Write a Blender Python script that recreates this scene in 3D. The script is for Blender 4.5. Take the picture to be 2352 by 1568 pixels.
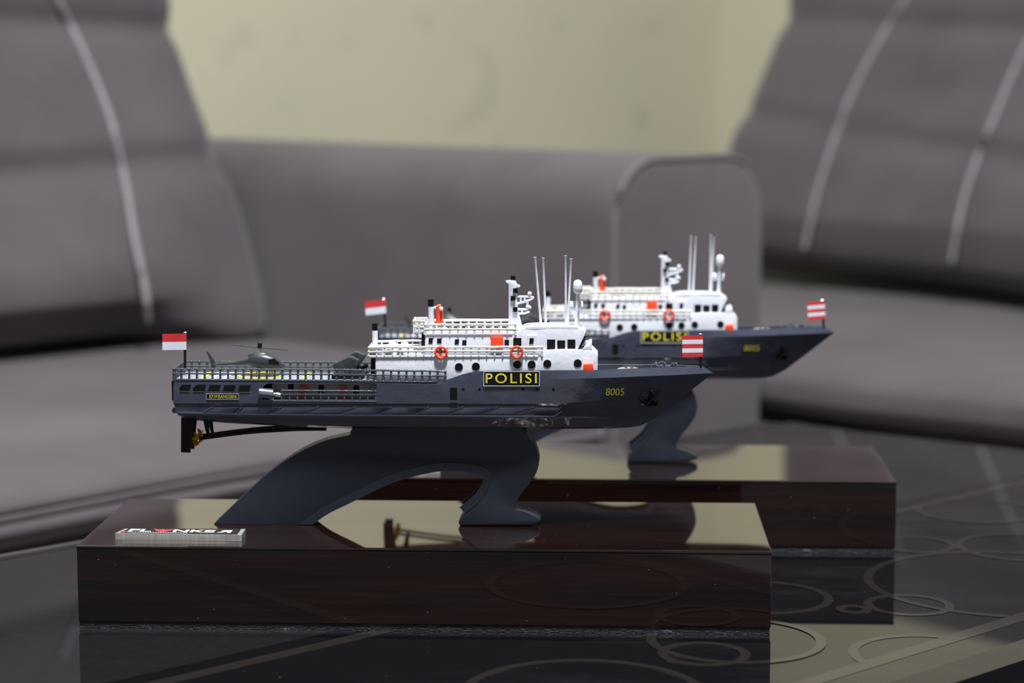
import bpy, bmesh, math, random
from mathutils import Vector, Matrix
random.seed(4)
SC = bpy.context.scene
COL = SC.collection
for o in list(bpy.data.objects): bpy.data.objects.remove(o)

# ------------------------------------------------------------------ camera, light, exposure
TABLE_Z = 0.40
PITCH, ROLL, CAM_H = 0.12346, -0.00129, 0.24045
F_PX, CX, CY = 5004.0, 1176.0, 784.0            # photograph taken as 2352 x 1568
_fw = Vector((0, math.cos(PITCH), -math.sin(PITCH)))
_up0 = Vector((0, math.sin(PITCH), math.cos(PITCH)))
_rt0 = Vector((1, 0, 0))
RT = _rt0 * math.cos(ROLL) + _up0 * math.sin(ROLL)
UP = _up0 * math.cos(ROLL) - _rt0 * math.sin(ROLL)
FW = _fw
EYE = Vector((0, 0, TABLE_Z + CAM_H))
cam_data = bpy.data.cameras.new('camera')
cam = bpy.data.objects.new('camera', cam_data); COL.objects.link(cam)
m = Matrix.Identity(4)
for i in range(3):
    m[i][0], m[i][1], m[i][2], m[i][3] = RT[i], UP[i], -FW[i], EYE[i]
cam.matrix_world = m
cam_data.sensor_width = 23.5
cam_data.lens = 50.0
cam_data.clip_start = 0.02
cam_data.dof.use_dof = True
cam_data.dof.focus_distance = 0.958
cam_data.dof.aperture_fstop = 5.0
SC.camera = cam

world = bpy.data.worlds.new('room_light'); SC.world = world
world.use_nodes = True
bg = world.node_tree.nodes['Background']
bg.inputs[0].default_value = (0.86, 0.92, 1.0, 1); bg.inputs[1].default_value = 0.16

def area(name, loc, target, size, power, col):
    l = bpy.data.lights.new(name, 'AREA'); l.shape = 'DISK'; l.size = size; l.energy = power; l.color = col
    o = bpy.data.objects.new(name, l); COL.objects.link(o); o.location = loc
    o.rotation_euler = (Vector(target) - Vector(loc)).to_track_quat('-Z', 'Y').to_euler()
    return o
area('ceiling_lamp_offscreen', (0.10, 0.42, 2.55), (0.12, 0.75, 0.4), 0.34, 102, (0.95, 0.97, 1.0))

SC.view_settings.view_transform = 'Standard'
SC.view_settings.look = 'None'
SC.view_settings.exposure = 0.18
SC.view_settings.gamma = 1.0
SC.view_settings.use_curve_mapping = False

# ------------------------------------------------------------------ helpers
def ray(u, v):
    return RT * ((u - CX) / F_PX) - UP * ((v - CY) / F_PX) + FW

def lin(r, g, b):
    f = lambda c: (c / 255 / 12.92) if c / 255 <= 0.04045 else ((c / 255 + 0.055) / 1.055) ** 2.4
    return (f(r), f(g), f(b), 1)

class MB:
    def __init__(s): s.v = []; s.f = []; s.m = []
    def add(s, vs, fs, mi=0):
        n = len(s.v); s.v += [tuple(p) for p in vs]
        for f in fs: s.f.append([i + n for i in f]); s.m.append(mi)
    def box(s, a, b, mi=0):
        (x0, y0, z0), (x1, y1, z1) = a, b
        s.add([(x0,y0,z0),(x1,y0,z0),(x1,y1,z0),(x0,y1,z0),(x0,y0,z1),(x1,y0,z1),(x1,y1,z1),(x0,y1,z1)],
              [(0,3,2,1),(4,5,6,7),(0,1,5,4),(1,2,6,5),(2,3,7,6),(3,0,4,7)], mi)
    def tube(s, pts, r, n=8, mi=0, cap=True):
        pts = [Vector(p) for p in pts]; rs = r if isinstance(r, (list, tuple)) else [r] * len(pts)
        rings = []
        for i, p in enumerate(pts):
            d = (pts[min(i + 1, len(pts) - 1)] - pts[max(i - 1, 0)]).normalized()
            ref = Vector((0, 0, 1)) if abs(d.z) < 0.9 else Vector((1, 0, 0))
            a = d.cross(ref).normalized(); b = d.cross(a)
            off = math.pi / n
            rings.append([p + (a * math.cos(2 * math.pi * k / n + off) + b * math.sin(2 * math.pi * k / n + off)) * rs[i] for k in range(n)])
        vs = [q for g in rings for q in g]; fs = []
        for i in range(len(pts) - 1):
            for k in range(n):
                k2 = (k + 1) % n
                fs.append((i * n + k, i * n + k2, (i + 1) * n + k2, (i + 1) * n + k))
        if cap:
            fs.append(tuple(range(n))[::-1]); fs.append(tuple((len(pts) - 1) * n + k for k in range(n)))
        s.add(vs, fs, mi)
    def bar(s, p, q, r, mi=0): s.tube([p, q], r, 4, mi)
    def loft(s, rings, mi=0, closed=True, caps=True):
        n = len(rings[0]); vs = [q for g in rings for q in g]; fs = []
        for i in range(len(rings) - 1):
            for k in range(n if closed else n - 1):
                k2 = (k + 1) % n
                fs.append((i * n + k, i * n + k2, (i + 1) * n + k2, (i + 1) * n + k))
        if caps:
            fs.append(tuple(range(n))[::-1]); fs.append(tuple((len(rings) - 1) * n + k for k in range(n)))
        s.add(vs, fs, mi)
    def lathe(s, c, prof, n=16, axis='z', mi=0):
        # prof: [(radius, height)] along axis through c
        c = Vector(c); rings = []
        for r, h in prof:
            g = []
            for k in range(n):
                a = 2 * math.pi * k / n
                x, y = r * math.cos(a), r * math.sin(a)
                g.append(c + (Vector((x, y, h)) if axis == 'z' else Vector((x, h, y)) if axis == 'y' else Vector((h, x, y))))
            rings.append(g)
        s.loft(rings, mi)
    def torus(s, c, R, r, n=28, k=10, axis='y', mi=0):
        c = Vector(c); vs = []; fs = []
        for i in range(n):
            a = 2 * math.pi * i / n
            for j in range(k):
                b = 2 * math.pi * j / k
                p, q, w = (R + r * math.cos(b)) * math.cos(a), (R + r * math.cos(b)) * math.sin(a), r * math.sin(b)
                vs.append(c + (Vector((p, w, q)) if axis == 'y' else Vector((p, q, w)) if axis == 'z' else Vector((w, p, q))))
        for i in range(n):
            for j in range(k):
                fs.append((i * k + j, ((i + 1) % n) * k + j, ((i + 1) % n) * k + (j + 1) % k, i * k + (j + 1) % k))
        s.add(vs, fs, mi)
    def ball(s, c, r, n=14, mi=0):
        rx, ry, rz = (r, r, r) if not isinstance(r, (tuple, list)) else r
        c = Vector(c); rings = []
        for i in range(n // 2 + 1):
            a = math.pi * (0.02 + 0.96 * i / (n // 2)) - math.pi / 2
            rings.append([c + Vector((rx * math.cos(a) * math.cos(2 * math.pi * k / n), ry * math.cos(a) * math.sin(2 * math.pi * k / n), rz * math.sin(a))) for k in range(n)])
        s.loft(rings, mi)
    def build(s, name, mat, parent=None, loc=(0, 0, 0), smooth=35, bevel=0, label=None):
        me = bpy.data.meshes.new(name)
        lo = Vector(loc)
        me.from_pydata([tuple(Vector(p) - lo) for p in s.v], [], s.f)
        mats = mat if isinstance(mat, list) else [mat]
        for q in mats: me.materials.append(q)
        for p, mi in zip(me.polygons, s.m): p.material_index = mi
        bm = bmesh.new(); bm.from_mesh(me)
        bmesh.ops.recalc_face_normals(bm, faces=bm.faces)
        if bevel:
            es = [e for e in bm.edges if len(e.link_faces) == 2 and e.calc_face_angle(0) > 0.6]
            bmesh.ops.bevel(bm, geom=es, offset=bevel, segments=2, profile=0.6, affect='EDGES', clamp_overlap=True)
        bm.to_mesh(me); bm.free()
        if smooth:
            me.shade_smooth(); me.set_sharp_from_angle(angle=math.radians(smooth))
        o = bpy.data.objects.new(name, me); COL.objects.link(o); o.location = lo
        if parent: o.parent = parent
        if label: o['label'] = label
        return o

def empty(name, loc, rz, label, cat, group=None):
    o = bpy.data.objects.new(name, None); COL.objects.link(o)
    o.location = loc; o.rotation_euler = (0, 0, rz); o['label'] = label; o['category'] = cat
    if group: o['group'] = group
    o.empty_display_size = 0.05
    return o
def structure(o, label=None, cat=None):
    o['kind'] = 'structure'
    if label: o['label'] = label
    if cat: o['category'] = cat
    return o

def interp(pts, x):
    if x <= pts[0][0]: return pts[0][1]
    for (a, b), (c, d) in zip(pts, pts[1:]):
        if x <= c: return b + (d - b) * (x - a) / (c - a)
    return pts[-1][1]

# ------------------------------------------------------------------ materials
def newmat(name):
    mt = bpy.data.materials.new(name); mt.use_nodes = True
    nt = mt.node_tree; return mt, nt, nt.nodes['Principled BSDF']
def node(nt, t, **kw):
    n = nt.nodes.new(t)
    for k, v in kw.items(): setattr(n, k, v)
    return n
def coords(nt, scale=(1, 1, 1)):
    tc = node(nt, 'ShaderNodeTexCoord'); mp = node(nt, 'ShaderNodeMapping'); mp.inputs['Scale'].default_value = scale
    nt.links.new(tc.outputs['Object'], mp.inputs['Vector']); return mp.outputs['Vector']
def noise(nt, vec, scale, detail=3, rough=0.5):
    n = node(nt, 'ShaderNodeTexNoise'); n.inputs['Scale'].default_value = scale; n.inputs['Detail'].default_value = detail
    n.inputs['Roughness'].default_value = rough; nt.links.new(vec, n.inputs['Vector']); return n.outputs['Fac']
def ramp(nt, fac, stops):
    r = node(nt, 'ShaderNodeValToRGB'); nt.links.new(fac, r.inputs['Fac'])
    el = r.color_ramp.elements
    while len(el) < len(stops): el.new(0.5)
    for e, (p, c) in zip(el, stops): e.position = p; e.color = c if len(c) == 4 else (*c, 1)
    return r.outputs['Color']
def bump(nt, p, height, strength, dist):
    b = node(nt, 'ShaderNodeBump'); b.inputs['Strength'].default_value = strength; b.inputs['Distance'].default_value = dist
    nt.links.new(height, b.inputs['Height']); nt.links.new(b.outputs['Normal'], p.inputs['Normal']); return b
def mix(nt, fac, a, b):
    x = node(nt, 'ShaderNodeMix', data_type='RGBA')
    nt.links.new(fac, x.inputs[0])
    for s, v in ((6, a), (7, b)):
        if isinstance(v, tuple): x.inputs[s].default_value = v
        else: nt.links.new(v, x.inputs[s])
    return x.outputs[2]
def specks(nt, vec, scale, size, keep):
    """sparse little dust grains: 1 inside a grain"""
    vo = node(nt, 'ShaderNodeTexVoronoi'); vo.inputs['Scale'].default_value = scale; nt.links.new(vec, vo.inputs['Vector'])
    a = node(nt, 'ShaderNodeMath', operation='LESS_THAN'); a.inputs[1].default_value = size; nt.links.new(vo.outputs['Distance'], a.inputs[0])
    sep = node(nt, 'ShaderNodeSeparateColor'); nt.links.new(vo.outputs['Color'], sep.inputs[0])
    b = node(nt, 'ShaderNodeMath', operation='GREATER_THAN'); b.inputs[1].default_value = keep; nt.links.new(sep.outputs[0], b.inputs[0])
    c = node(nt, 'ShaderNodeMath', operation='MULTIPLY'); nt.links.new(a.outputs[0], c.inputs[0]); nt.links.new(b.outputs[0], c.inputs[1])
    return c.outputs[0]

def plain(name, col, rough=0.4, bump_scale=0, bump_dist=0.0001, metallic=0, coat=0, vary=0.12, spec=0.5, bump_str=0.5):
    mt, nt, p = newmat(name)
    vec = coords(nt)
    n = noise(nt, vec, 180, 4)
    dark = tuple(c * (1 - vary) for c in col[:3]) + (1,); lite = tuple(min(1, c * (1 + vary)) for c in col[:3]) + (1,)
    nt.links.new(ramp(nt, n, [(0.3, dark), (0.7, lite)]), p.inputs['Base Color'])
    p.inputs['Roughness'].default_value = rough; p.inputs['Metallic'].default_value = metallic
    p.inputs['Specular IOR Level'].default_value = spec
    p.inputs['Coat Weight'].default_value = coat; p.inputs['Coat Roughness'].default_value = 0.06
    if bump_scale: bump(nt, p, noise(nt, vec, bump_scale, 2), bump_str, bump_dist)
    return mt

M = {}
M['hull'] = plain('hull_grey_lacquer', lin(58, 62, 76), 0.2, 170, 0.0006, coat=1.0, vary=0.06)
M['rail_grey'] = plain('grey_plastic', lin(70, 76, 86), 0.25, 500, 0.0005, coat=0.5)
M['stand'] = plain('stand_charcoal', lin(35, 39, 49), 0.33, 90, 0.0003, vary=0.05)
M['white'] = plain('white_paint', lin(228, 231, 240), 0.32, 260, 0.0004, vary=0.02)
M['white_rail'] = plain('ivory_plastic', lin(222, 220, 212), 0.28, 600, 0.0004, vary=0.03)
M['black'] = plain('black_film', lin(12, 12, 15), 0.45, 0, spec=0.3)
M['black_gloss'] = plain('black_gloss', lin(16, 16, 18), 0.12, 300, 0.0004)
M['orange'] = plain('orange_plastic', lin(238, 78, 42), 0.35, 0, vary=0.04)
M['flag_red'] = plain('flag_red', lin(206, 52, 56), 0.5, 0, vary=0.03)
M['flag_white'] = plain('flag_white', lin(226, 229, 238), 0.5, 0, vary=0.02)
M['yellow'] = plain('sign_yellow', lin(206, 192, 66), 0.5, 0, vary=0.05)
M['silver'] = plain('sign_silver', lin(190, 194, 200), 0.4, 0)
M['deck'] = plain('deck_light_grey', lin(150, 154, 166), 0.35, 200, 0.0003)
M['deck_yellow'] = plain('deck_yellow', lin(222, 208, 70), 0.4, 0)
M['deck_dark'] = plain('deck_grey', lin(92, 97, 110), 0.4, 200, 0.0003)
M['taupe'] = plain('gallery_taupe', lin(190, 180, 170), 0.5, 0)
M['hatch'] = plain('hatch_beige', lin(150, 146, 138), 0.5, 0)
M['heli'] = plain('helicopter_green_grey', lin(52, 58, 60), 0.34, 200, 0.0002)
M['boat'] = plain('boat_cover_green_grey', lin(52, 60, 64), 0.4, 400, 0.0006)
M['brass'] = plain('brass', lin(196, 152, 40), 0.3, 500, 0.0004, metallic=0.6)
M['bright_metal'] = plain('bright_metal', lin(170, 175, 180), 0.25, 300, 0.0003, metallic=0.7)
M['dark_cyl'] = plain('cannon_grey', lin(92, 94, 112), 0.22, 0, coat=0.6)
M['chip'] = None

def wood():
    mt, nt, p = newmat('mahogany_laminate')
    v1 = coords(nt, (3, 60, 160)); g = noise(nt, v1, 6, 6, 0.65)
    v2 = coords(nt, (2.2, 22, 40)); g2 = noise(nt, v2, 3, 3)
    c = ramp(nt, g, [(0.28, lin(11, 9, 9)), (0.5, lin(28, 16, 14)), (0.72, lin(48, 25, 20))])
    c2 = ramp(nt, g2, [(0.35, lin(10, 8, 8)), (0.7, lin(40, 21, 17))])
    mx = mix(nt, g2, c2, c)
    d = specks(nt, coords(nt), 420, 0.06, 0.93)
    nt.links.new(mix(nt, d, mx, lin(190, 190, 190)), p.inputs['Base Color'])
    p.inputs['Roughness'].default_value = 0.05; p.inputs['Coat Weight'].default_value = 1; p.inputs['Coat Roughness'].default_value = 0.02
    p.inputs['Coat IOR'].default_value = 1.62; p.inputs['Coat Tint'].default_value = (1, 0.95, 0.88, 1); p.inputs['Specular IOR Level'].default_value = 0.5
    return mt
M['wood'] = wood()

def chipped():
    mt, nt, p = newmat('chipped_board_edge')
    v = coords(nt, (1, 1, 3)); n = noise(nt, v, 90, 6, 0.75)
    nt.links.new(ramp(nt, n, [(0.48, lin(20, 20, 23)), (0.6, lin(42, 44, 52)), (0.70, lin(150, 150, 148))]), p.inputs['Base Color'])
    p.inputs['Roughness'].default_value = 0.6
    bump(nt, p, noise(nt, v, 500, 4), 0.8, 0.0008)
    return mt
M['chip'] = chipped()

def glass_black():
    mt, nt, p = newmat('black_table_glass')
    vec = coords(nt)
    sm = noise(nt, coords(nt, (1, 2.2, 1)), 7, 6, 0.7)
    base = ramp(nt, sm, [(0.5, lin(11, 11, 14)), (0.75, lin(28, 29, 32))])
    d = specks(nt, vec, 330, 0.045, 0.93)
    d2 = specks(nt, vec, 120, 0.022, 0.8)
    mx = node(nt, 'ShaderNodeMath', operation='MAXIMUM'); nt.links.new(d, mx.inputs[0]); nt.links.new(d2, mx.inputs[1])
    nt.links.new(mix(nt, mx.outputs[0], base, lin(165, 168, 175)), p.inputs['Base Color'])
    nt.links.new(ramp(nt, sm, [(0.55, (0.015,) * 3), (0.8, (0.12,) * 3)]), p.inputs['Roughness'])
    p.inputs['IOR'].default_value = 1.52
    return mt
M['glass'] = glass_black()
M['etched'] = plain('etched_frost', lin(33, 30, 29), 0.06, 0, vary=0.08)
M['etched'].node_tree.nodes['Principled BSDF'].inputs['IOR'].default_value = 1.85
M['panel'] = plain('grey_printed_glass', lin(24, 24, 26), 0.02, 0, vary=0.15)
M['line_dark'] = plain('dark_glass_line', lin(10, 10, 13), 0.06, 0)
M['table_leg'] = plain('table_leg_metal', lin(60, 60, 64), 0.3, 0, metallic=0.8)

def fabric():
    mt, nt, p = newmat('taupe_sofa_fabric')
    vec = coords(nt); n = noise(nt, vec, 5, 5, 0.6); w = noise(nt, vec, 900, 2)
    nt.links.new(ramp(nt, n, [(0.3, lin(78, 71, 76)), (0.7, lin(94, 87, 90))]), p.inputs['Base Color'])
    p.inputs['Roughness'].default_value = 0.85
    p.inputs['Specular IOR Level'].default_value = 0.25
    p.inputs['Sheen Weight'].default_value = 0.25; p.inputs['Sheen Roughness'].default_value = 0.5
    bump(nt, p, w, 0.35, 0.0006)
    return mt
M['fabric'] = fabric()
M['piping'] = plain('taupe_piping', lin(104, 98, 100), 0.8, 0)
M['stitch'] = plain('pale_stitching', lin(146, 141, 146), 0.8, 0)

def wall_mat():
    mt, nt, p = newmat('cream_wall_paint')
    vec = coords(nt); big = noise(nt, vec, 2.2, 4)
    base = ramp(nt, big, [(0.3, lin(194, 189, 166)), (0.7, lin(204, 198, 172))])
    sp_ = noise(nt, vec, 13, 2)
    st = ramp(nt, sp_, [(0.60, (0, 0, 0)), (0.75, (1, 1, 1))])
    st2 = node(nt, 'ShaderNodeMath', operation='MULTIPLY'); nt.links.new(st, st2.inputs[0]); st2.inputs[1].default_value = 0.6
    nt.links.new(mix(nt, st2.outputs[0], base, lin(176, 172, 150)), p.inputs['Base Color'])
    p.inputs['Roughness'].default_value = 0.8
    bump(nt, p, noise(nt, vec, 60, 4), 0.2, 0.002)
    return mt
M['wall'] = wall_mat()
def floor_mat():
    mt, nt, p = newmat('grey_floor_tile')
    br = node(nt, 'ShaderNodeTexBrick'); nt.links.new(coords(nt), br.inputs['Vector'])
    br.offset = 0; br.inputs['Scale'].default_value = 1.0; br.inputs['Brick Width'].default_value = 0.4; br.inputs['Row Height'].default_value = 0.4
    br.inputs['Mortar Size'].default_value = 0.003
    br.inputs['Color1'].default_value = lin(132, 122, 122); br.inputs['Color2'].default_value = lin(140, 130, 128); br.inputs['Mortar'].default_value = lin(90, 84, 84)
    nt.links.new(br.outputs['Color'], p.inputs['Base Color']); p.inputs['Roughness'].default_value = 0.25
    return mt
M['floor'] = floor_mat()
def acrylic():
    mt, nt, p = newmat('clear_acrylic')
    vec = coords(nt, (1, 0.3, 0.04)); n = noise(nt, vec, 700, 2)
    nt.links.new(ramp(nt, n, [(0.4, lin(222, 220, 214)), (0.65, lin(245, 245, 245))]), p.inputs['Base Color'])
    p.inputs['Transmission Weight'].default_value = 0.66; p.inputs['IOR'].default_value = 1.49
    nt.links.new(ramp(nt, n, [(0.4, (0.12,) * 3), (0.65, (0.25,) * 3)]), p.inputs['Roughness'])
    return mt
M['acrylic'] = acrylic()

# ------------------------------------------------------------------ the room
ANG = math.radians(44)
E1 = Vector((math.cos(ANG), math.sin(ANG), 0)); E2 = Vector((math.sin(ANG), -math.cos(ANG), 0))
W1, W2 = 2.358, -2.021
corner = E1 * W1 + E2 * W2
def wall(name, a, b, out):
    mb = MB(); a = Vector(a); b = Vector(b); t = Vector(out) * 0.1
    q = [a, b, b + t, a + t]
    mb.loft([[p for p in q], [p + Vector((0, 0, 2.8)) for p in q]])
    return structure(mb.build(name, M['wall'], smooth=0))
wall('wall_left', corner - E1 * 4.2, corner, -E2)
wall('wall_right', corner - E2 * 0.1, corner + E2 * 4.2, E1)
mb = MB(); q = [corner - E1 * 4.4 - E2 * 0.2, corner + E1 * 0.2 - E2 * 0.2, corner + E1 * 0.2 + E2 * 4.4, corner - E1 * 4.4 + E2 * 4.4]
mb.loft([[p - Vector((0, 0, 0.1)) for p in q], q]); structure(mb.build('floor', M['floor'], smooth=0))

# ------------------------------------------------------------------ sofas
def cushion(name, parent, a0, a1, front, z0, z1, thick, n=5.0, end_pow=9, creases=(), mat='fabric', na=44, nr=72, lump=0.006, label=None, bottom_lift=None, soft_bottom=None):
    """soft block: front(z, a) gives local y of the front face; runs along local x from a0 to a1"""
    mb = MB(); rings = []
    zc, H = (z0 + z1) / 2, (z1 - z0)
    for i in range(na + 1):
        q = -1 + 2 * i / na; q = math.copysign(1 - (1 - abs(q)) ** 1.6, q) * 0.9995
        a = (a0 + a1) / 2 + (a1 - a0) / 2 * q
        s = (1 - abs(q) ** end_pow) ** 0.4
        g = []
        for k in range(nr):
            half = nr // 2; kk = k if k < half else k - half; hq = -1 + 2 * kk / half
            h = 0.55 * math.sin(math.pi / 2 * hq) + 0.45 * hq
            nn = n if h > 0 or not soft_bottom else soft_bottom
            f = (1 - abs(h) ** nn) ** (1 / nn)
            if k >= half: f, h = -f, -h
            z = zc + h * H / 2 * (0.86 + 0.14 * s)
            if bottom_lift and h < 0: z += bottom_lift(a) * -h
            y = front(z, a) + thick / 2 - f * thick / 2 * (0.45 + 0.55 * s)
            if f > 0:
                for cz, depth, wd in creases:
                    zz = cz(a) if callable(cz) else cz
                    y += depth * math.exp(-((z - zz) / wd) ** 2) * f
            y += lump * math.sin(9 * a + 13 * z + 3) * math.sin(17 * z - 5 * a)
            g.append(Vector((a, y, z)))
        rings.append(g)
    mb.loft(rings)
    return mb.build(name, M['fabric'], parent, smooth=60, label=label)

def rounded_rect_prism(mb, a0, a1, z0, z1, y0, y1, r, seg=6):
    pts = [(a0, z0), (a1, z0)]
    for k in range(seg + 1):
        t = math.pi / 2 * k / seg; pts.append((a1 - r + r * math.cos(t), z1 - r + r * math.sin(t)))
    for k in range(seg + 1):
        t = math.pi / 2 + math.pi / 2 * k / seg; pts.append((a0 + r + r * math.cos(t), z1 - r + r * math.sin(t)))
    mb.loft([[Vector((a, y0, z)) for a, z in pts], [Vector((a, y1, z)) for a, z in pts]])
    return pts

def to_local(o, vec, is_dir=False):
    R = Matrix.Rotation(-o.rotation_euler[2], 3, 'Z')
    return R @ (Vector(vec) if is_dir else Vector(vec) - o.location)
def px_on(o, u, v, front, lift=0.002):
    """where the photo ray (u, v) meets the surface y = front(z, x) of thing o, in its local frame"""
    p = to_local(o, EYE); d = to_local(o, ray(u, v), True)
    lo, hi = 1.0, 3.6
    g = lambda t: (p + d * t).y - front((p + d * t).z, (p + d * t).x)
    for _ in range(50):
        mid = (lo + hi) / 2
        if g(mid) < 0: lo = mid
        else: hi = mid
    q = p + d * lo; q.y -= lift; return q
def dense(pts, n=8):
    out = []
    for i in range(len(pts) - 1):
        p0, p1, p2, p3 = pts[max(i - 1, 0)], pts[i], pts[i + 1], pts[min(i + 2, len(pts) - 1)]
        for k in range(n):
            t = k / n
            out.append(tuple(0.5 * ((2 * b) + (-a + c) * t + (2 * a - 5 * b + 4 * c - d) * t * t + (-a + 3 * b - 3 * c + d) * t ** 3) for a, b, c, d in zip(p0, p1, p2, p3)))
    out.append(tuple(pts[-1])); return out

# left sofa: seat front edge runs along E1, the arm closes its far end
sofa = empty('sofa', (0.0875, 1.792, 0), ANG, 'taupe fabric sofa with a broad rounded arm and one stitched back cushion seam', 'sofa')
mb = MB(); pts = rounded_rect_prism(mb, 0, 0.19, 0.04, 0.567, 0.0, 0.78, 0.05)
arm = mb.build('arm', M['fabric'], sofa, smooth=50, bevel=0.012)
mb = MB(); mb.tube([(a, 0.004, z) for a, z in pts[6:]] + [(0.0, 0.004, 0.04)], 0.003, 8); mb.build('piping', M['piping'], arm)
mb = MB(); mb.box((-1.25, 0.09, 0.04), (0.0, 0.78, 0.335)); mb.build('base_frame', M['fabric'], sofa, bevel=0.02)
seat = cushion('seat_cushion', sofa, -0.72, 0.004, lambda z, a: -0.004 - 0.012 * math.cos(a * 9), 0.318, 0.382, 0.62, n=3.4, end_pow=26,
        creases=((0.352, 0.008, 0.004),), lump=0.003)
cushion('seat_cushion', sofa, -1.25, -0.72, lambda z, a: 0.0, 0.318, 0.382, 0.62, n=3.4, end_pow=26, lump=0.003)
mb = MB(); mb.tube([(-0.70 + 0.69 * i / 20, -0.014 - 0.012 * math.cos((-0.7 + 0.69 * i / 20) * 9), 0.357) for i in range(21)], 0.0022, 6); mb.build('piping', M['fabric'], seat)
LP = [(0.37, 0.50), (0.40, 0.455), (0.43, 0.452), (0.473, 0.478), (0.582, 0.542), (0.655, 0.583), (0.712, 0.604), (0.85, 0.618), (1.3, 0.60)]
LE = [(0.37, 0.400), (0.388, 0.412), (0.473, 0.470)] + LP[4:]
def lfront(z, a):
    k = max(0.0, min(1.0, (a + 0.16) / 0.12)); k = k * k * (3 - 2 * k)
    return (interp(LP, z) - 0.02 * math.exp(-((z - 0.46) / 0.05) ** 2)) * (1 - k) + interp(LE, z) * k
cr = ((lambda a: 0.553 + 0.03 * (a + 0.05), 0.015, 0.016), (lambda a: 0.682 - 0.03 * a, 0.013, 0.015))
back = cushion('back_cushion', sofa, -0.70, 0.0, lfront, 0.384, 0.845, 0.17, n=6, soft_bottom=2.6, end_pow=34, creases=cr, na=70, nr=160, bottom_lift=lambda a: -0.012 * max(0.0, min(1.0, (a + 0.12) / 0.12)))
cushion('back_cushion', sofa, -1.25, -0.70, lfront, 0.384, 0.845, 0.17, n=7, end_pow=14, creases=cr)
def cfront(f, crs):
    return lambda z, a: f(z, a) + 0.006 * math.sin(9 * a + 13 * z + 3) * math.sin(17 * z - 5 * a) + sum(d * math.exp(-((z - (c(a) if callable(c) else c)) / w) ** 2) for c, d, w in crs)
seam = dense([(95, -70), (130, 0), (185, 110), (250, 270), (285, 420), (305, 540), (330, 660), (338, 735)])
mb = MB(); mb.tube([px_on(sofa, u, v, cfront(lfront, cr), 0.002) for u, v in seam], 0.0032, 6); mb.build('stitching', M['stitch'], back)
mb = MB(); mb.box((-1.25, 0.70, 0.04), (0.0, 0.785, 0.80)); mb.build('back_frame', M['fabric'], sofa, bevel=0.02)

# right sofa: along the other wall, behind the arm
sofa2 = empty('sofa', (0.246, 2.0, 0), ANG - math.pi / 2, 'taupe fabric sofa with twin stitched seams on its back cushion, behind the other sofa\'s arm', 'sofa')
mb = MB(); mb.box((-0.78, 0.09, 0.04), (1.5, 0.78, 0.335)); mb.build('base_frame', M['fabric'], sofa2, bevel=0.02)
cushion('seat_cushion', sofa2, -0.78, 0.62, lambda z, a: -0.012 - 0.008 * math.sin(a * 14 + 1.2), 0.316, 0.384, 0.73, n=3.4, end_pow=26,
        lump=0.004)
cushion('seat_cushion', sofa2, 0.62, 1.5, lambda z, a: -0.01, 0.316, 0.384, 0.73, n=3.4, end_pow=26)
RP = [(0.37, 0.50), (0.42, 0.44), (0.47, 0.445), (0.573, 0.505), (0.62, 0.545), (0.685, 0.58), (0.728, 0.602), (0.85, 0.615), (1.3, 0.60)]
rfront = lambda z, a: interp(RP, z) - 0.012 - 0.12 * max(0, min(1, (a + 0.25) / 0.5)) ** 1.5
cr2 = ((lambda a: 0.585 - 0.10 * (a + 0.45), 0.012, 0.016), (lambda a: 0.700 - 0.05 * (a + 0.4), 0.011, 0.015))
lift = lambda a: 0.028 * (1 - max(0, min(1, (a + 0.42) / 0.55)))
back2 = cushion('back_cushion', sofa2, -0.49, 0.55, rfront, 0.382, 0.845, 0.17, n=6, soft_bottom=2.6, end_pow=34, creases=cr2, bottom_lift=lift, na=60, nr=160)
cushion('back_cushion', sofa2, 0.55, 1.5, rfront, 0.382, 0.845, 0.17, n=7, end_pow=16, creases=cr2)
for s in ([(2110, -60), (2080, 0), (2020, 95), (1960, 210), (1915, 330), (1880, 440), (1850, 570)], [(2400, 30), (2340, 140), (2285, 270), (2240, 380), (2210, 480), (2188, 600)]):
    mb = MB(); mb.tube([px_on(sofa2, u, v, cfront(rfront, cr2), 0.0015) for u, v in dense(s)], 0.0028, 6); mb.build('stitching', M['stitch'], back2)
mb = MB(); mb.box((-0.52, 0.70, 0.04), (1.5, 0.785, 0.80)); mb.build('back_frame', M['fabric'], sofa2, bevel=0.02)
mb = MB(); mb.box((-0.78, 0.70, 0.04), (-0.5, 0.785, 0.47)); mb.build('back_rail', M['fabric'], sofa2, bevel=0.01)

# ------------------------------------------------------------------ coffee table
TA = math.radians(43.8); T1 = Vector((math.cos(TA), math.sin(TA), 0)); TN = Vector((math.sin(TA), -math.cos(TA), 0))
TC = Vector((0.211, 1.80, 0)) * (0.30 / 0.36)          # far corner
WID = 0.472; LEN = 1.0
RDIR = Vector((math.cos(math.radians(-37.2)), math.sin(math.radians(-37.2)), 0))
c0 = TC; c1 = TC + RDIR * (WID / RDIR.dot(TN)); c2 = TC - T1 * LEN + TN * WID; c3 = TC - T1 * LEN
ctr = (c0 + c1 + c2 + c3) / 4
table = empty('coffee_table', (ctr.x, ctr.y, 0), 0, 'black glass coffee table with etched rings, under the two model ships', 'table')
def inset(ps, d):
    out = []
    n = len(ps)
    for i in range(n):
        a, b, c = ps[i - 1], ps[i], ps[(i + 1) % n]
        e = (b - a).normalized(); f = (c - b).normalized()
        ne = Vector((e.y, -e.x, 0)); nf = Vector((f.y, -f.x, 0))
        bis = (ne + nf).normalized(); out.append(b + bis * (d / bis.dot(ne)))
    return out
poly = [p - ctr for p in (c0, c1, c2, c3)]
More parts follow.
